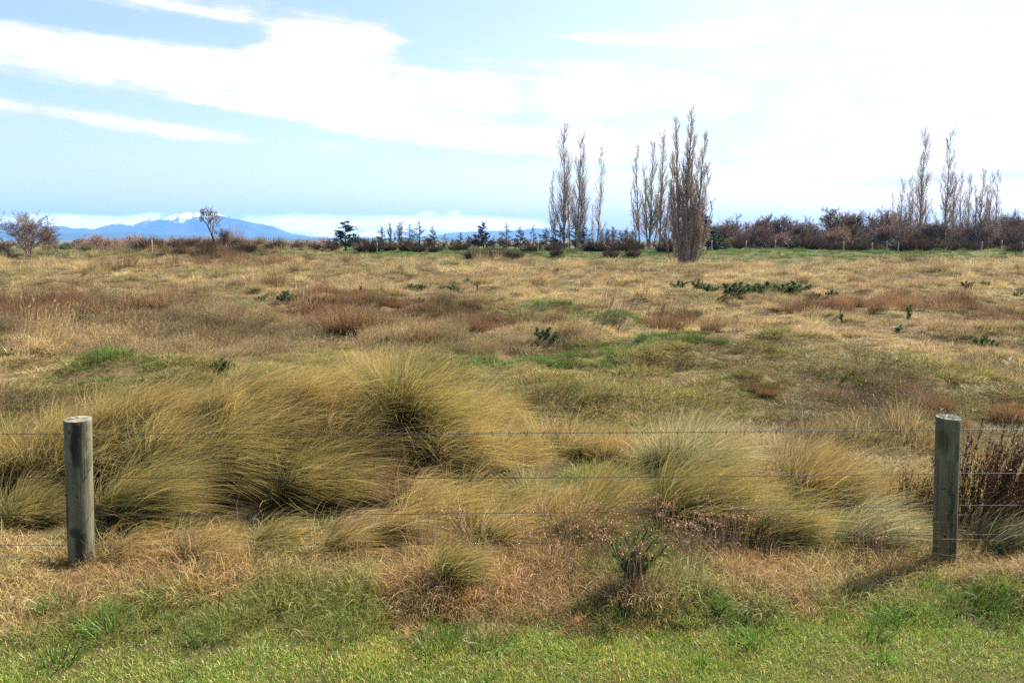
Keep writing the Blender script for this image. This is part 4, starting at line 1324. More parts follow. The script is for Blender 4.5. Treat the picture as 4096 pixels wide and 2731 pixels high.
tuss = [
    # px, py, rad, len, n, lean, splay, mat, label
    (1490, 1560, .42, .85, 3200, (.10, .05), .55, 'tussock_gold', 'golden tussock crest, the highest point of the tussock hump'),
    (1640, 1670, .34, 1.05, 3800, (.22, -.30), .95, 'tussock_olive', 'dark-hearted olive tussock at the centre of the hump'),
    (1290, 1640, .42, .95, 3200, (.66, -.12), .5, 'tussock_gold', 'golden tussock swept to the right, left of the crest'),
    (1010, 1680, .5, .95, 3600, (.66, -.05), .4, 'tussock_gold', 'long golden tussock swept right on the left slope of the hump'),
    (730, 1760, .5, .9, 3200, (.62, -.05), .4, 'tussock_gold', 'wind-swept golden tussock right of and behind the left post'),
    (500, 2100, .24, 1.2, 3000, (.72, -.1), .26, 'tussock_olive', 'dark-based olive tussock arching right beside the left post'),
    (900, 1860, .32, 1.1, 2500, (.7, -.25), .35, 'tussock_olive', 'arching straw tussock in the middle of the left slope'),
    (1200, 1990, .24, 1.05, 2000, (.7, -.3), .35, 'tussock_olive', 'straw and green tussock below the dark heart of the hump'),
    (1860, 1700, .40, .95, 2900, (.45, -.25), .8, 'tussock_gold', 'golden tussock falling away on the right shoulder of the hump'),
    (2120, 2010, .14, .58, 1000, (.15, -.05), 1.1, 'tussock_pale', 'small pale blue-green tussock at the right foot of the hump'),
    (2240, 1800, .5, .62, 2300, (.15, 0), .7, 'tussock_gold', 'loose gold tussock between the hump and the pale right tussock'),
    (2500, 1850, .45, .62, 2300, (.25, 0), .6, 'tussock_mixed', 'loose pale tussock left of the round right tussock'),
    (2760, 1870, .40, .85, 3600, (.25, -.05), .75, 'tussock_pale', 'round pale-tipped tussock, largest on the right half'),
    (2740, 2110, .27, 1.1, 3200, (.65, -.1), .4, 'tussock_olive', 'olive tussock arching right in front of the pale-tipped one'),
    (2450, 2080, .24, .78, 1900, (.55, -.1), .6, 'tussock_olive', 'mid-green tussock right of the small blue-green one'),
    (3060, 2190, .2, .9, 1700, (.85, -.12), .5, 'tussock_olive', 'low olive tussock streaming right below the second wire'),
    (3280, 1980, .38, .8, 2100, (.5, 0), .5, 'tussock_mixed', 'loose pale green tussock left of the right post'),
    (3420, 2190, .2, .9, 1300, (.9, -.05), .45, 'tussock_pale', 'pale long-bladed tussock streaming toward the right post'),
    (3620, 2010, .3, .68, 1400, (.5, 0), .5, 'tussock_mixed', 'thin straw tussock just left of the right post'),
    (3960, 2200, .2, .85, 900, (.9, -.05), .4, 'tussock_pale', 'pale streaming tussock right of the right post'),
    (1790, 2320, .13, .56, 900, (.5, -.1), .7, 'tussock_olive', 'small green and gold tussock in front, under the lowest wires'),
    (60, 1880, .45, .8, 2400, (.3, 0), .6, 'tussock_gold', 'golden tussock at the left edge left of the post'),
    (240, 1850, .42, .75, 2100, (.35, 0), .6, 'tussock_gold', 'golden tussock directly behind the left post'),
    (440, 1800, .42, .75, 2200, (.4, 0), .6, 'tussock_gold', 'pale gold tussock just right of the top of the left post'),
    (110, 2090, .26, .65, 1500, (.5, -.1), .6, 'tussock_olive', 'low green tussock at the foot of the left post'),
    (-150, 1900, .50, .75, 2000, (.3, 0), .6, 'tussock_gold', 'golden tussock cut by the left edge of the picture'),
    (560, 1720, .45, .85, 2600, (.6, .0), .45, 'tussock_gold', 'golden tussock high on the left slope, between the post and the long swept one'),
    (1180, 1800, .36, .95, 2300, (.7, -.2), .5, 'tussock_mixed', 'straw tussock below the long swept golden one'),
    (690, 1930, .30, 1.05, 2600, (.7, -.15), .35, 'tussock_gold', 'golden tussock arching over the dark one beside the left post'),
    (1400, 1830, .24, .95, 1000, (.65, -.35), .6, 'tussock_gold', 'straw tussock hanging left of the dark heart of the hump'),
    (1800, 1840, .24, .95, 1100, (.65, -.35), .7, 'tussock_gold', 'straw tussock hanging right of the dark heart of the hump'),
    (1980, 1850, .36, .75, 2000, (.4, -.1), .7, 'tussock_gold', 'gold tussock above the small blue-green one'),
    (2330, 2010, .3, .6, 1500, (.35, -.05), .7, 'tussock_mixed', 'low straw tussock right of the small blue-green one'),
    (480, 2240, .12, .6, 360, (.8, -.15), .9, 'tussock_mixed', 'thin straw tussock low to the right of the left post'),
    (780, 2230, .14, .65, 520, (.8, -.15), .8, 'tussock_mixed', 'low straw tussock below the third wire on the left'),
    (1040, 2210, .2, .7, 1000, (.75, -.1), .7, 'tussock_olive', 'low green and straw tussock between the third and the fourth wire'),
    (1330, 2230, .18, .65, 900, (.8, -.1), .7, 'tussock_mixed', 'low pale tussock left of the small green and gold one'),
    (1700, 2110, .24, .85, 1500, (.65, -.2), .5, 'tussock_gold', 'golden tussock lying right under the dark heart of the hump'),
    (1960, 2180, .18, .6, 1000, (.5, -.15), .7, 'tussock_gold', 'low golden tussock between the hump foot and the fence wires'),
    (1560, 2170, .2, .75, 1100, (.7, -.2), .5, 'tussock_mixed', 'straw tussock laid over the fallen thatch'),
    (2360, 2150, .2, .6, 1000, (.5, -.1), .7, 'tussock_olive', 'low olive tussock left of the dead flower heads'),
    (2060, 2120, .2, .6, 1100, (.5, -.2), .8, 'tussock_mixed', 'low straw tussock in front of the small blue-green one'),
    (1930, 2060, .22, .7, 1300, (.6, -.2), .7, 'tussock_olive', 'olive tussock at the right foot of the dark heart of the hump'),
    (2220, 2110, .2, .55, 900, (.4, -.1), .8, 'tussock_mixed', 'low straw tussock right of and before the small blue-green one'),
    (640, 2180, .3, .5, 260, (.5, -.1), 1.0, 'tussock_mixed', 'few thin crossing blades over the dark hollow right of the left post'),
]
for (px, py, rad, ln, n, lean, splay, mat, lab) in tuss:
    k_ = .68 if px < 2000 else .85
    tussock('grass_tussock', px, py, rad * k_, ln * 1.04, n, lean, splay * 1.2, mat, lab)
# seed stalks standing out of the hump
def stalks(px, py, rad, n, h, label):
    rngs = np.random.default_rng(int(px))
    c = gp(px, py)
    root = np.stack([rngs.normal(0, rad, n), rngs.normal(0, rad * .6, n), np.zeros(n)], -1)
    root[:, 2] = terrain(c[0] + root[:, 0], c[1] + root[:, 1]) - c[2]
    d = unit(np.stack([rngs.normal(.35, .2, n), rngs.normal(-.05, .15, n), np.ones(n)], -1))
    ln = h * rngs.uniform(.75, 1.1, n)
    p1 = blades(root, d, ln, np.full(n, .0035), np.array([.4, 0, -.3]), np.full(n, .25), 5, rngs, jit=.02)
    k = n * 10
    i = rngs.integers(0, n, k)
    pos = root[i] + d[i] * (ln[i] * rngs.uniform(.8, .98, k))[:, None] + np.array([.03, 0, -.02])
    p2 = blades(pos, d[i] + rngs.normal(0, .25, (k, 3)), np.full(k, .05), np.full(k, .004), np.array([.3, 0, -.4]), np.full(k, .3), 2, rngs)
    V, Q, T_, bc = join_blades([p1, p2])
    tag(obj('seed_stalks', mesh('seed_stalks', V, Q, T_, M['thatch'], {'bc': bc}), None, c), label, 'seed stalks', kind='stuff')


stalks(1500, 1580, .35, 40, 1.05, 'thin seed stalks standing above the tussock hump')
stalks(2000, 1780, .5, 45, .9, 'thin brown seed stalks right of the hump')
stalks(900, 1700, .7, 40, 1.0, 'thin seed stalks on the left slope of the hump')
# fallen thatch
for (px, py, rad, ln, n, lean, lab) in ((1500, 2130, .3, .8, 1000, (1.1, -.5), 'fallen pinkish thatch below the dark heart of the hump'), (1640, 2010, .3, .85, 900, (1.2, -.35), 'straw thatch slumped to the right under the hump'),
                                   (1430, 1950, .25, .8, 600, (.9, -.5), 'brown thatch slumped forward from the hump'), (1600, 2190, .25, .55, 800, (1.2, -.3), 'pale flattened thatch above the lowest wires')):
    tussock('fallen_thatch', px, py, rad, ln, n, lean, .3, 'thatch', lab, bend=.7, grav=.9, cat='dead grass')
# fallen blades strewn over the hump, dark upright dock behind the right post
rng = np.random.default_rng(14)
def dock(px, py, rad, h, n, label):
    c = gp(px, py)
    parts = []
    m = 150
    a = rng.random(m) * 6.28
    q = np.sqrt(rng.random(m))
    root = np.stack([np.cos(a) * q * rad, np.sin(a) * q * rad * .7, np.full(m, -.02)], -1)
    d = np.stack([np.cos(a) * q * .35 + .22, np.sin(a) * q * .35, np.ones(m)], -1) + rng.normal(0, .13, (m, 3))
    ln = h * rng.uniform(.6, 1.1, m)
    parts.append(blades(root, d, ln, np.full(m, .007), np.array([.5, 0, -.35]), np.full(m, .22), 4, rng))
    k = n
    i = rng.integers(0, m, k)
    t = rng.uniform(.15, 1, k)
    pos = root[i] + unit(d)[i] * (ln[i] * t)[:, None] + np.stack([.10 * (ln[i] * t) ** 2, 0 * t, -.05 * (ln[i] * t) ** 2], -1)
    parts.append(blades(pos, rng.normal(size=(k, 3)) * [.6, .6, .4] + [0, 0, .9], rng.uniform(.015, .05, k), np.full(k, .0065), np.array([0, 0, -1.]), np.full(k, .2), 2, rng))
    V, Q, T_, bc = join_blades(parts)
    tag(obj('dock_plant', mesh('dock_plant', V, Q, T_, M['dock'], {'bc': bc}), None, c), label, 'dead plant')
dock(3950, 2130, .36, .95, 15000, 'dark reddish brown dead dock stems right of the right post')
dock(4080, 2120, .3, .85, 9000, 'dark dead dock stems at the right edge of the picture')
dock(3690, 2090, .2, .5, 1800, 'dark dead dock stems just left of the right post')

# ------------------------------------------------------------------ grass scattered as stuff
def scatter(name, label, protos, pos, rot, scl, idx, tint, cat='grass'):
    pc = bpy.data.collections.new(name + '_tufts')
    for i, me in enumerate(protos):
        pc.objects.link(bpy.data.objects.new('%s_tuft_%02d' % (name, i), me))
    n = len(pos)
    me = bpy.data.meshes.new(name)
    me.vertices.add(n)
    me.vertices.foreach_set('co', np.asarray(pos, np.float32).ravel())
    for nm, typ, key, v in (('rot', 'FLOAT_VECTOR', 'vector', rot), ('scl', 'FLOAT_VECTOR', 'vector', scl), ('tint', 'FLOAT_COLOR', 'color', np.c_[tint, np.ones(n)])):
        me.attributes.new(nm, typ, 'POINT').data.foreach_set(key, np.asarray(v, np.float32).ravel())
    me.attributes.new('idx', 'INT', 'POINT').data.foreach_set('value', np.asarray(idx, np.int32))
    o = obj(name, me)
    ng = bpy.data.node_groups.new(name, 'GeometryNodeTree')
    ng.interface.new_socket('Geometry', in_out='INPUT', socket_type='NodeSocketGeometry')
    ng.interface.new_socket('Geometry', in_out='OUTPUT', socket_type='NodeSocketGeometry')
    N, L = ng.nodes, ng.links
    gi, go = N.new('NodeGroupInput'), N.new('NodeGroupOutput')
    ci = N.new('GeometryNodeCollectionInfo')
    ci.inputs['Collection'].default_value = pc
    ci.inputs['Separate Children'].default_value = True
    ci.inputs['Reset Children'].default_value = True
    ip = N.new('GeometryNodeInstanceOnPoints')
    ip.inputs['Pick Instance'].default_value = True

    def na(nm, typ):
        a_ = N.new('GeometryNodeInputNamedAttribute')
        a_.data_type = typ
        a_.inputs[0].default_value = nm
        return a_.outputs[0]
    er = N.new('FunctionNodeEulerToRotation')
    L.new(na('rot', 'FLOAT_VECTOR'), er.inputs[0])
    L.new(gi.outputs[0], ip.inputs['Points'])
    L.new(ci.outputs[0], ip.inputs['Instance'])
    L.new(na('idx', 'INT'), ip.inputs['Instance Index'])
    L.new(er.outputs[0], ip.inputs['Rotation'])
    L.new(na('scl', 'FLOAT_VECTOR'), ip.inputs['Scale'])
    L.new(ip.outputs[0], go.inputs[0])
    md = o.modifiers.new('scatter', 'NODES')
    md.node_group = ng
    tag(o, label, cat, kind='stuff')
    return o


def tuft(seed, n, rad, h, width, mat, splay=.7, bend=.5, grav=.7, lean=.25, segs=3, curl=0.0, tile=False):
    rng = np.random.default_rng(seed)
    a = rng.random(n) * 6.283
    q = np.sqrt(rng.random(n))
    if tile:
        X, Yv = rng.uniform(-rad, rad, n), rng.uniform(-rad, rad, n)
    else:
        X, Yv = np.cos(a) * q * rad, np.sin(a) * q * rad
    d = np.stack([X / rad * splay + lean, Yv / rad * splay, np.ones(n)], -1) + rng.normal(0, .3 + curl, (n, 3))
    d[:, 2] = np.abs(d[:, 2]) + .15
    ln = h * rng.uniform(.5, 1.15, n) * (1.0 if tile else 1) * (1.1 - .4 * q)
    V, Q, T_, bc = blades(np.stack([X, Yv, np.full(n, -.015)], -1), d, ln, width * rng.uniform(.7, 1.3, n), np.array([lean * .6, 0, -grav]), bend * rng.uniform(.5, 1.6, n), segs, rng, jit=.06)
    return mesh('tuft', V, Q, T_, M[mat], {'bc': bc})


def plume(seed, n, rad, h, mat, width=.004, lean=.2):
    """upright seed stems with feathery heads"""
    rng = np.random.default_rng(seed)
    a = rng.random(n) * 6.283
    q = np.sqrt(rng.random(n))
    root = np.stack([np.cos(a) * q * rad, np.sin(a) * q * rad, np.full(n, -.015)], -1)
    d = unit(np.stack([np.cos(a) * q * .35 + lean, np.sin(a) * q * .35, np.ones(n)], -1) + rng.normal(0, .15, (n, 3)))
    ln = h * rng.uniform(.55, 1.1, n)
    p1 = blades(root, d, ln, np.full(n, width), np.array([lean, 0, -.3]), np.full(n, .3), 3, rng)
    k = n * 3
    i = rng.integers(0, n, k)
    pos = root[i] + d[i] * (ln[i] * rng.uniform(.6, .98, k))[:, None]
    p2 = blades(pos, d[i] + rng.normal(0, .45, (k, 3)), rng.uniform(.03, .09, k), np.full(k, width * 1.1), np.array([lean, 0, -.6]), np.full(k, .4), 2, rng)
    V, Q, T_, bc = join_blades([p1, p2])
    return mesh('tuft', V, Q, T_, M[mat], {'bc': bc})


def tints(n, rng, lo=.75, hi=1.2, hue=.08):
    v = rng.uniform(lo, hi, n)[:, None]
    return v * (1 + rng.normal(0, hue, (n, 3)) * np.array([1, .6, 1]))


def ground_z(x, y):
    return terrain(x, y)


rng = np.random.default_rng(123)
# mown verge
n = 5600
x, y = rng.uniform(-5.2, 5.2, n), rng.uniform(2.6, 6.3, n)
edge = 5.1 + .35 * (fbm(x * .8, x * 0, 2, 70) - .5) * 2 - .2 * gauss(x, y, -2.6, 5.2, 1.2, 3) + .35 * sstep(.3, 2, x)
keep = y < edge + rng.normal(0, .16, n)
x, y = x[keep], y[keep]
n = len(x)
tn = tints(n, rng, .7, 1.4, .10)
nz = fbm(x * 1.3, y * 1.3, 3, 71)
tn = tn * np.where(nz > .54, 1.0, 1.0)[:, None]
dry = sstep(.5, .66, fbm(x * 1.6, y * 1.6, 3, 77))[:, None]
tn = tn * (1 - dry + dry * np.array([1.22, 1.06, 1.0]))
scatter('lawn_grass', 'short green and straw lawn grass along the front of the verge', [tuft(200 + i, 170, .13, .066, .0046, 'lawn', .3, .6, .7, .1, 3, .5, True) for i in range(6)],
        np.stack([x, y, ground_z(x, y)], -1), np.stack([np.zeros(n), np.zeros(n), rng.random(n) * 6.28], -1), np.stack([np.ones(n), np.ones(n), rng.uniform(.6, 1.3, n)], -1), rng.integers(0, 6, n), tn)

# lush green growth between lawn and dry verge
n = 330
x, y = rng.uniform(-5, 5, n), rng.uniform(4.5, 5.8, n)
w = 1.3 * gauss(x, y, -2.75, 5.05, .55, .28) + 1.1 * gauss(x, y, 1.2, 5.35, .8, .3) + .7 * gauss(x, y, 3.0, 5.35, 1.3, .35) + .2 * gauss(x, y, -.5, 4.95, 1.8, .3)
keep = rng.random(n) < w * 1.3
x, y = x[keep], y[keep]
n = len(x)
scatter('lush_grass', 'longer bright green grass between the mown verge and the dry grass', [tuft(220 + i, 80, .10, .20, .0055, 'lush', .7, .6, .7, .15, 4) for i in range(4)],
        np.stack([x, y, ground_z(x, y)], -1), np.stack([np.zeros(n), np.zeros(n), rng.random(n) * 6.28], -1), np.repeat(rng.uniform(.6, 1.15, n)[:, None], 3, 1), rng.integers(0, 4, n), tints(n, rng))

# dry curly grass under the fence
n = 4200
x, y = rng.uniform(-6, 6, n), rng.uniform(4.85, 8.6, n)
edge = 5.0 + .3 * (fbm(x * .8, x * 0, 2, 70) - .5) * 2 - .35 * gauss(x, y, -2.9, 5.2, 1.0, 3) + .4 * sstep(.3, 2, x)
keep = (y > edge + rng.normal(0, .16, n)) & (rng.random(n) < np.where(x > -.4 + .5 * (y - 6.2), 1.15 - .22 * np.clip(y - 6.2, 0, 3), 1.15 - 1.25 * np.clip(y - 6.05, 0, 3)))
x, y = x[keep], y[keep]
n = len(x)
green = np.maximum(sstep(.54, .68, fbm(x * .9, y * .9, 3, 81)), .8 * sstep(6.2, 6.8, y) * sstep(.4, .6, fbm(x * 1.3, y * 1.3, 2, 83)))
tn = tints(n, rng, .7, 1.2, .07)
tn = tn * (1 - green[:, None] + green[:, None] * np.array([.55, .85, .5]))
pinkish = sstep(.5, .62, fbm(x * .7 + 9, y * .7, 2, 84))[:, None]
tn = tn * (1 - pinkish + pinkish * np.array([.92, .82, .82]))
sc_ = rng.uniform(.55, 1.15, n) * (1 - .35 * sstep(5.6, 5.0, y))
for fx_ in (-3.34, 3.365):
    sc_ *= 1 - .55 * gauss(x, y, fx_, 5.85, .45, .35)
scatter('dry_grass', 'matted orange and straw dead grass along the foot of the fence', [tuft(240 + i, 150, .17, .30, .0045, 'verge', .8, .9, 1.0, .15, 5, .5) for i in range(6)],
        np.stack([x, y, ground_z(x, y)], -1), np.stack([rng.normal(0, .1, n), rng.normal(0, .1, n), rng.random(n) * 6.28], -1), np.stack([sc_, sc_, sc_ * rng.uniform(.7, 1.1, n)], -1), rng.integers(0, 6, n), tn)

# rough field: one candidate set, shared out between kinds of grass
NF = 46000
u = rng.random(NF)
y = 8.2 * (112 / 8.2) ** (u ** .93)
x = rng.uniform(-1, 1, NF) * (.72 * y + 3.0)
depc = terrain(x, y)
# photograph coordinates of a spot seen from the verge, used only to say what grows where
rr = y * math.cos(PITCH) + EYE * math.sin(PITCH)
cpx = CXP + x / rr * FPX
cpy = CYP + np.tan(np.arctan((EYE - .15 * (y > 10)) / y) - PITCH) * FPX
K = {'straw': 0, 'pink': 1, 'olive': 2, 'green': 3, 'rush': 4}
W = np.zeros((NF, 5))
W[:, 0] = .62 + .5 * sstep(22, 34, y) * sstep(95, 84, y)
W[:, 1] = .18 + .2 * sstep(13, 17, y) * sstep(26, 20, y)
W[:, 2] = .42 + .25 * sstep(20, 14, y)
W[:, 3] = .12 + 1.1 * sstep(84, 92, y) * sstep(-45, -15, x)
W[:, 4] = .18
patches = [
    ('pink', 350, 1420, 480, 90, .5), ('pink', 100, 1480, 300, 80, .3), ('green', 480, 1530, 260, 50, 1.0), ('green', 900, 1460, 200, 40, 1.1), ('olive', 700, 1560, 400, 60, .5),
    ('green', 2150, 1440, 500, 26, 1.5), ('green', 2600, 1400, 300, 28, 1.3), ('green', 3150, 1420, 260, 22, .9), ('olive', 3600, 1440, 400, 40, .7), ('olive', 2300, 1560, 600, 130, .9), ('green', 2700, 1470, 300, 30, .5), ('olive', 3000, 1440, 400, 60, .5),
    ('pink', 3500, 1600, 500, 160, .7), ('rush', 2980, 1530, 160, 40, .4), ('rush', 3350, 1580, 260, 50, .6), ('rush', 3700, 1620, 250, 60, .6), ('rush', 3250, 1660, 160, 30, .7), ('green', 3320, 1520, 140, 30, .5),
    ('straw', 3800, 1450, 300, 60, .5), ('straw', 3500, 1340, 500, 40, .6), ('pink', 2800, 1390, 400, 40, .4),
    ('green', 2180, 1255, 180, 30, 2.4), ('green', 2450, 1290, 250, 35, 1.3), ('rush', 1380, 1255, 200, 35, 1.8), ('rush', 1800, 1290, 160, 25, 1.4), ('rush', 2720, 1280, 180, 30, 1.5), ('rush', 80, 1270, 160, 45, .9),
    ('rush', 3350, 1240, 330, 22, 1.9), ('rush', 3600, 1150, 330, 14, .9), ('rush', 1060, 1157, 170, 10, 1.2), ('rush', 400, 1290, 400, 35, .5), ('pink', 900, 1330, 700, 50, .6), ('pink', 2700, 1240, 400, 30, .5),
    ('straw', 500, 1180, 900, 45, .8), ('straw', 2000, 1180, 900, 35, .6), ('straw', 3300, 1200, 700, 25, .5), ('straw', 3000, 1100, 900, 25, .4),
    ('green', 400, 1060, 500, 25, .55), ('green', 2500, 1025, 700, 25, .9), ('green', 1650, 1020, 260, 14, .9), ('green', 3300, 1035, 500, 22, .7), ('rush', 850, 1045, 250, 25, 1.0), ('rush', 2000, 1040, 200, 14, .7), ('green', 3000, 1060, 300, 20, .5),
    ('green', 1300, 1140, 500, 20, .25), ('olive', 700, 1120, 600, 40, .35),
]
for (k, px, py, sx, sy, am) in patches:
    W[:, K[k]] += am * gauss(cpx, cpy, px, py, sx, sy)
fr = [.35, .3, .3, .45, .4]
for k in range(5):
    W[:, k] += .75 * (fbm(x * fr[k], y * fr[k] * .8, 3, 90 + 7 * k) - .5) * 2 + .55 * (fbm(x * .07, y * .05, 2, 140 + 5 * k) - .5) * 2
W += rng.gumbel(0, .11, W.shape)
cls = W.argmax(1)
keep = ~((y < 10.5) & (gauss(x, y, -2.2, 8.5, 3.2, 1.1) > .25) & (rng.random(NF) < .93))
near_dune = y < 9.5
big = (.8 + 1.35 * sstep(14, 80, y)) * np.exp(rng.normal(0, .28, NF))
lowf = fbm(x * .25, y * .2, 3, 170)
kinds = [
    ('straw_grass', 'pale straw coloured dead grass across the field', [tuft(300 + i, 150, .26, .26, .0055, 'straw', .9, .7, .9, .35, 4, .2) for i in range(4)] + [tuft(310 + i, 110, .16, .36, .005, 'straw', .7, .6, .7, .35, 4) for i in range(2)], .85),
    ('seed_grass', 'pinkish brown seeding grass in drifts across the field', [plume(320 + i, 90, .26, .30, 'pinkgrass') for i in range(4)], 1.0),
    ('olive_grass', 'olive and yellow-green hummock grass in the middle of the field', [tuft(330 + i, 170, .27, .20, .0055, 'olivegrass', 1.0, .8, 1.0, .25, 4, .2) for i in range(4)], .9),
    ('green_grass', 'low green grass in damp patches and on the bank', [tuft(340 + i, 150, .26, .17, .006, 'greengrass', .9, .7, .9, .2, 3, .2) for i in range(4)], .9),
    ('brown_rush', 'dark reddish brown rushes in patches across the field', [tuft(350 + i, 130, .20, .46, .0055, 'rushgrass', .45, .35, .6, .12, 4, .05) for i in range(4)], 1.0),
]
for k, (nm, lab, protos, sc0) in enumerate(kinds):
    s = keep & (cls == k)
    xx, yy, n = x[s], y[s], int(s.sum())
    sc_ = big[s] * sc0
    tn = tints(n, rng, .6, 1.3, .07) * (.5 + 1.0 * lowf[s])[:, None] * (.72 + .56 * fbm(xx * .9, yy * .9, 2, 180 + k))[:, None]
    hs = rng.uniform(.6, 1.2, n) * (.6 + 1.1 * hummock(xx, yy, 1.1, 21))
    if k == 4:
        hs *= (.7 + .6 * fbm(xx * .8, yy * .8, 2, 7)) * (.55 + .45 * sstep(15, 24, yy))
    scatter(nm, lab, protos, np.stack([xx, yy, ground_z(xx, yy)], -1), np.stack([rng.normal(0, .08, n), rng.normal(0, .08, n), rng.normal(0, .7, n)], -1),
            np.stack([sc_, sc_, sc_ * hs], -1), rng.integers(0, len(protos), n), tn)

# ------------------------------------------------------------------ single plants
SP = {
    'gorse': [spiky(400 + i, .9, .5, 9, 110, .09, .012, M['gorse'], .1) for i in range(3)],
    'seedling': [spiky(410 + i, .5, .9, 2, 170, .11, .012, M['pine'], .12) for i in range(2)],
}


def plant(kind, i, px, py, h, label, name='gorse_bush', cat='bush', group=None, wide=1.0):
    st, fo = SP[kind][i % len(SP[kind])]
    root = empty(name, gp(px, py), i * 1.7, (h * .66 / (.5 if kind == 'gorse' else .9) * wide * 1.1,) * 2 + (h * .66 / (.5 if kind == 'gorse' else .9),))
    tag(root, label, cat, group)
    obj('stem', st, root)
    obj('foliage', fo, root)


GL = [(1145, 1206, .55, 'green gorse clump at the left of the field, largest of three in a row'), (1036, 1212, .35, 'small green gorse left of the largest left clump'), (1272, 1220, .42, 'green gorse right of the largest left clump'),
      (1413, 1178, .22, 'flat little gorse plant in pale straw left of the tiny upright seedling'), (1645, 1154, .35, 'green gorse, left of two touching plants in the centre field'), (1690, 1156, .36, 'green gorse, right of two touching plants in the centre field'),
      (1765, 1159, .3, 'low green gorse right of the two touching plants'), (1811, 1160, .4, 'green gorse in the loose row at the field centre'), (1838, 1166, .36, 'green gorse at the right end of the loose centre row'),
      (1871, 1133, .4, 'rounded gorse standing above the loose centre row'), (1678, 1217, .35, 'green gorse alone below the centre row'), (2130, 1146, .38, 'green gorse right of the upright centre seedling'),
      (2300, 1173, .34, 'small gorse left of the large dark gorse patch'), (2348, 1134, .3, 'small gorse high in the field below the poplars'), (2712, 1158, .6, 'gorse bush left of the large dark gorse patch'),
      (2790, 1153, .5, 'gorse bush touching the left end of the dark gorse patch'), (2835, 1172, .55, 'low gorse in front of the left end of the dark gorse patch'), (3252, 1194, .35, 'small gorse at the right end of the dark gorse patch'),
      (3326, 1184, .4, 'green gorse right of the dark gorse patch'), (3864, 1150, .45, 'gorse, left of two at the far right'), (3934, 1152, .5, 'gorse, right of two at the far right'), (4070, 1190, .35, 'small gorse at the right edge of the field'),
      (449, 1285, .5, 'green gorse in the brown rushes at the left'), (340, 1300, .42, 'dark gorse low in the brown rushes at the left'), (897, 1482, .3, 'bright green plant in the grass left of the hump'), (1550, 1398, .42, 'dark green shrub just beyond the crest of the hump'),
      (2192, 1365, .45, 'gorse bush in front of the bare-twigged shrub'), (3938, 1395, .42, 'dark gorse right of the pine seedling'), (1010, 1005, .9, 'green bush on the bank right of the knoll'), (1700, 1105, .3, 'tiny gorse high in the centre field'), (620, 1118, .4, 'green patch plant in the left upper field'),
      (1030, 1315, .3, 'small gorse in pinkish grass at left centre'), (2750, 1390, .3, 'small gorse low in the green strip'), (2440, 1100, .35, 'small gorse under the slope of the three poplars')]
for i, (px, py, h, lab) in enumerate(GL):
    plant('gorse', i, px, py, h, lab, group='gorse plants scattered over the field', wide=1.15)
for i, px in enumerate(np.linspace(2930, 3200, 9)):
    plant('gorse', i, px, 1180 - (i % 3) * 6, .62 + .15 * math.sin(i * 2.1), 'dense dark gorse bush in the long gorse patch', group='long gorse patch on the right', wide=1.4)
for i, (px, py, h, lab) in enumerate(((1445, 1172, .55, 'tiny upright pine seedling in pale straw'), (1908, 1172, .6, 'upright pine seedling at the field centre'), (3365, 1300, .62, 'pine seedling left of the taller right one'),
                                     (3632, 1298, .85, 'taller leaning pine seedling on the right of the field'), (3590, 1330, .28, 'low yellow-green spreading pine under the taller seedling'))):
    plant('seedling', i, px, py, h, lab, 'pine_seedling', 'seedling', 'pine seedlings in the field', .8 if i != 4 else 4.5)

# the dark green shrub in front, at the lowest wires
def front_shrub():
    c = gp(2535, 2350)
    rngs = np.random.default_rng(19)
    root = empty('pine_shrub', c)
    tag(root, 'bushy dark green pine seedling under the lowest wires', 'shrub')
    P = np.zeros((10, 7, 3))
    t = np.linspace(0, 1, 7)
    ends = [(.08, .0, .42), (-.17, .03, .30), (.22, .0, .31), (-.05, .06, .34), (.12, -.06, .24), (-.10, -.05, .2), (.03, .05, .38), (.13, .05, .33), (-.02, -.06, .27), (-.12, .0, .25)]
    for k, (ex, ey, ez) in enumerate(ends):
        P[k, :, 0] = ex * t ** 1.3 + .012 * np.sin(t * 7 + k)
        P[k, :, 1] = ey * t
        P[k, :, 2] = ez * t
    R = np.linspace(.009, .003, 7)[None].repeat(10, 0)
    P1, R1 = grow(P, R, 8, rngs, (.25, 1), (.8, .2), .30, .3, .5, 3, .1, .6, .0025)
    V, Q = join([tubes(P, R, 5), tubes(P1, R1, 3)])
    obj('stem', mesh('stem', V, Q, mat=M['bark_dark'], smooth=True), root)
    pos, tan = [], []
    for X, per, lo in ((P, 170, .45), (P1, 52, .25)):
        tt = rngs.uniform(lo, 1.02, (len(X), per))
        f = np.clip(tt * (X.shape[1] - 1), 0, X.shape[1] - 1.001)
        i0 = f.astype(int)
        fr_ = (f - i0)[..., None]
        bi = np.arange(len(X))[:, None]
        pos.append((X[bi, i0] * (1 - fr_) + X[bi, i0 + 1] * fr_).reshape(-1, 3))
        tan.append(unit(X[bi, i0 + 1] - X[bi, i0]).reshape(-1, 3))
    pos, tan = np.concatenate(pos), np.concatenate(tan)
    n = len(pos)
    V, Q, T_, bc = blades(pos, unit(rngs.normal(size=(n, 3))) + tan * .9, rngs.uniform(.02, .05, n), np.full(n, .0022), np.array([0, 0, -1.]), np.full(n, .12), 2, rngs)
    obj('needles', mesh('needles', V, Q, T_, M['pine'], {'bc': bc}), root)


front_shrub()

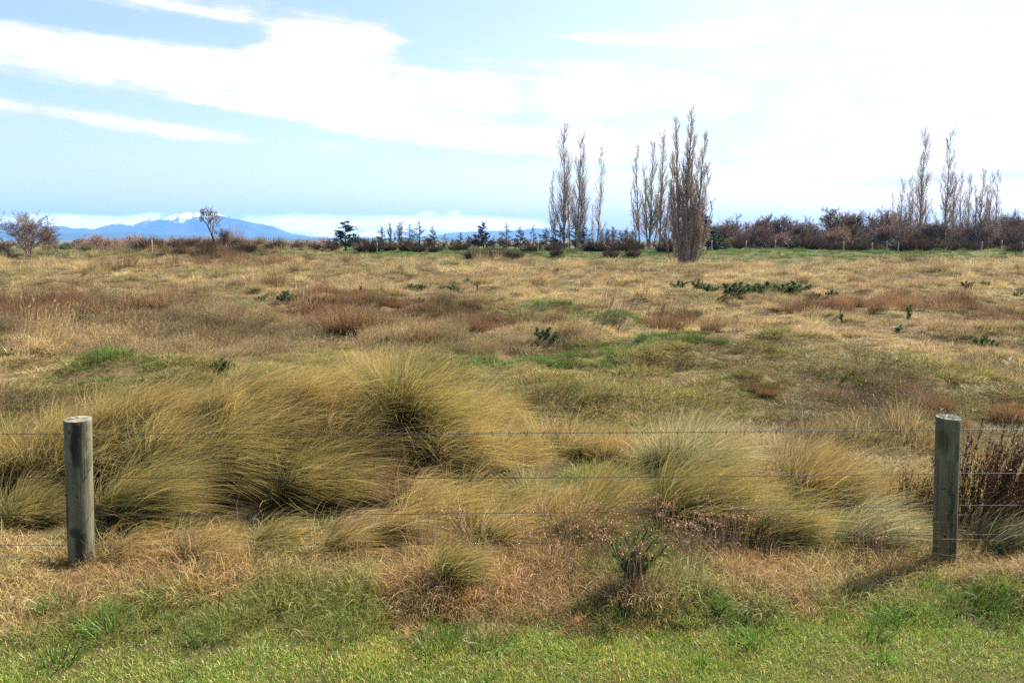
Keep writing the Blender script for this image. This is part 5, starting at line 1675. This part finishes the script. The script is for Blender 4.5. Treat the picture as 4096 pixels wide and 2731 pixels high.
# dead yarrow-like flower stems by the fence
def yarrow(px, py, label, seed, n=16):
    rngs = np.random.default_rng(seed)
    c = gp(px, py)
    a = rngs.random(n) * 6.28
    q = np.sqrt(rngs.random(n))
    root = np.stack([np.cos(a) * q * .16, np.sin(a) * q * .14, np.full(n, -.02)], -1)
    d = unit(np.stack([np.cos(a) * q * .3 + .1, np.sin(a) * q * .2, np.ones(n)], -1) + rngs.normal(0, .1, (n, 3)))
    ln = rngs.uniform(.28, .5, n)
    top = root + d * ln[:, None]
    P = np.stack([root, root + d * ln[:, None] * .5 + rngs.normal(0, .008, (n, 3)), top], 1)
    R = np.full((n, 3), .0022)
    e = empty('dead_yarrow', c)
    tag(e, label, 'dead flowers', 'dead flower stems along the fence')
    V, Q = tubes(P, R, 3)
    tag(obj('stem', mesh('stem', V, Q, mat=M['twig_red']), e), kind='stuff')
    k = n * 16
    i = rngs.integers(0, n, k)
    off = np.stack([rngs.normal(0, .022, k), rngs.normal(0, .022, k), rngs.normal(0, .007, k)], -1)
    V, Q, T_, bc = blades(top[i] + off, rngs.normal(size=(k, 3)) + [0, 0, .3], rngs.uniform(.008, .016, k), np.full(k, .009), np.array([0, 0, -1.]), np.full(k, .2), 2, rngs)
    tag(obj('flower_head', mesh('flower_head', V, Q, T_, M['flower'], {'bc': bc}), e), kind='stuff')


yl = [(2180, 2290, 'dead brown flower stems right of the small front tussock'), (2290, 2250, 'dead brown flower stems left of the pine shrub, under the fourth wire'), (2380, 2280, 'dead brown flower stems next left of the pine shrub'),
      (2440, 2200, 'dead brown flower heads behind the pine shrub'), (2560, 2190, 'dead brown flower heads right behind the pine shrub'), (2680, 2230, 'dead brown flower stems right of the pine shrub'),
      (2790, 2250, 'dead brown flower stems below the olive tussock'), (2900, 2270, 'dead brown flower stems under the lowest wire on the right'), (3010, 2230, 'last dead brown flower stems to the right'),
      (2730, 2330, 'low dead flower stems in front of the wires'), (2330, 2340, 'low dead flower stems left of the pine shrub foot'), (1760, 2250, 'dead flower stems beside the small front tussock'), (2500, 2390, 'dead flower stems in front of the left side of the pine shrub'), (2600, 2380, 'dead flower stems in front of the right side of the pine shrub'), (3500, 2290, 'thin grey dead stems left of the right post')]
for i, (px, py, lab) in enumerate(yl):
    yarrow(px, py, lab, 500 + i, 20)

# bare-twigged shrub in the middle of the field and dark twigs
def twigs(px, py, h, n, lean, label, mat='twig_grey', name='bare_shrub', cat='shrub'):
    rngs = np.random.default_rng(px)
    c = gp(px, py)
    P = np.zeros((n, 5, 3))
    for k in range(n):
        x0 = rngs.normal(0, .5) * h * .6
        t = np.linspace(0, 1, 5)
        P[k, :, 0] = x0 + lean * h * t * rngs.uniform(.5, 1.2) + np.cumsum(rngs.normal(0, .03 * h, 5))
        P[k, :, 1] = rngs.normal(0, .2 * h) + np.cumsum(rngs.normal(0, .03 * h, 5))
        P[k, :, 2] = h * t * rngs.uniform(.6, 1.05)
    R = np.linspace(.007, .003, 5)[None].repeat(n, 0) * h
    P1, R1 = grow(P, R, 5, rngs, (.3, 1), (.5, .15), .45, .3, .3, 4, .08, .7, .0025)
    V, Q = join([tubes(P, R, 4), tubes(P1, R1, 3)])
    tag(obj(name, mesh(name, V, Q, mat=M[mat]), None, c), label, cat)


twigs(2440, 1325, 1.1, 16, .45, 'bare-twigged grey shrub leaning right in the middle of the field')
twigs(2620, 1310, .9, 16, .3, 'smaller bare grey shrub right of the leaning bare-twigged one', 'bark_dark')
twigs(1180, 1250, .9, 9, .2, 'thin bare stems behind the brown rushes at left centre')
twigs(2925, 1650, .28, 2, -.25, 'thin black curved twig standing in the olive grass', 'twig_black', 'bare_twig', 'twig')

# rush clumps that stand out singly
RC = [bush(600 + i, .9, .62, 700, M['rush'], 4, .007, .45, .2) for i in range(3)]
for i, (px, py, w, h, lab) in enumerate(((1300, 1335, 1.6, .85, 'tall brown rush clump, left end of the big rush patch'), (1385, 1330, 1.7, .95, 'tall brown rush clump in the middle of the big rush patch'), (1470, 1335, 1.5, .8, 'tall brown rush clump, right end of the big rush patch'),
                                        (1830, 1340, 1.2, .8, 'dark upright rush clump left of the green patch, left of a pair'), (1905, 1338, 1.1, .8, 'dark upright rush clump left of the green patch, right of a pair'), (1620, 1385, 1.3, .42, 'collapsed dark brown rush heap beyond the hump'), (1700, 1372, 1.0, .4, 'second collapsed rush heap right of the first'),
                                        (2650, 1330, 1.2, .75, 'brown rush clump right of the bare-twigged shrub'), (2740, 1325, 1.2, .7, 'brown rush clump left of the long rush band'), (2850, 1330, .9, .55, 'low rush clump below the long rush band'),
                                        (60, 1300, 1.3, .9, 'reddish rush clump at the left edge of the field'), (160, 1300, 1.2, .85, 'reddish rush clump right of the one at the left edge'), (820, 1375, .9, .5, 'rounded brown rush clump left of the hump crest'), (560, 1290, 1.0, .45, 'dark brown rush mound in the left field'), (900, 1275, 1.2, .45, 'dark brown rush mound left of the big rush patch'),
                                        (3000, 1560, .5, .22, 'dark brown rush clump in the right near field'), (3070, 1580, .5, .18, 'smaller brown rush clump right of the dark one in the near field'), (3330, 1615, .7, .4, 'dark rush tuft in the right near field'), (3740, 1650, .7, .42, 'brown rush tuft behind the right post'), (3620, 1600, .7, .4, 'brown rush tuft left behind the right post'), (4030, 1690, .7, .45, 'dark rush tuft at the right edge behind the fence'), (3250, 1850, .5, .22, 'small collapsed brown tuft right of the round tussock'))):
    o = obj('rush_clump', RC[i % 3], None, gp(px, py))
    o.rotation_euler = (0, 0, i * 1.1)
    o.scale = (w, w, h / .62)
    tag(o, lab, 'rush clump', 'brown rush clumps in the field')

# bright rosettes in the lawn
RS = [bush(700 + i, .14, .14, 46, M['thistle'], 4, .011, .9, .5) for i in range(2)]
for i, (px, py, s, lab) in enumerate(((2830, 2660, 1.0, 'bright green weed tuft in the lawn, right of the middle'), (3530, 2640, .9, 'yellow-green weed tuft in the lawn at the right'), (1960, 2735, .9, 'bright green weed tuft at the bottom edge of the lawn'))):
    o = obj('weed_tuft', RS[i % 2], None, gp(px, py))
    o.scale = (s, s, s)
    tag(o, lab, 'weed')

# crumpled orange leaf
def orange_leaf():
    c = gp(2325, 2485)
    nu, nv = 18, 12
    U, Vv = np.meshgrid(np.linspace(-1, 1, nu), np.linspace(-1, 1, nv))
    w = np.sqrt(np.clip(1 - U ** 2 * .9, 0, 1))
    X = U * .055
    Y = Vv * w * .034
    Z = .028 + .016 * np.sin(U * 4.2) * np.cos(Vv * 2.2) + .012 * vnoise(U * 3 + 4, Vv * 3, 4) - .016 * Vv ** 2
    V = np.stack([X, Y, Z], -1).reshape(-1, 3)
    i = np.arange(nu * nv).reshape(nv, nu)
    Q = np.stack([i[:-1, :-1], i[:-1, 1:], i[1:, 1:], i[1:, :-1]], -1).reshape(-1, 4)
    o = obj('dry_leaf', mesh('dry_leaf', V, Q, mat=M['leaf'], smooth=True), None, c)
    o.rotation_euler = (.35, 0, .1)
    md = o.modifiers.new('thickness', 'SOLIDIFY')
    md.thickness = .002
    tag(o, 'crumpled orange-brown dead leaf lying in the lawn', 'leaf')


orange_leaf()
# dark dead stem stuck in the dry grass
c = gp(872, 2470)
P = np.array([[(0, 0, -.05), (.006, 0, .06), (.012, 0, .12), (.017, 0, .185)]])
V, Q = tubes(P, np.array([[.005, .0045, .004, .003]]), 6)
tag(obj('dead_twig', mesh('dead_twig', V, Q, mat=M['twig_black'], smooth=True), None, c), 'short dark dead stem standing in the dry grass at the left', 'stem')
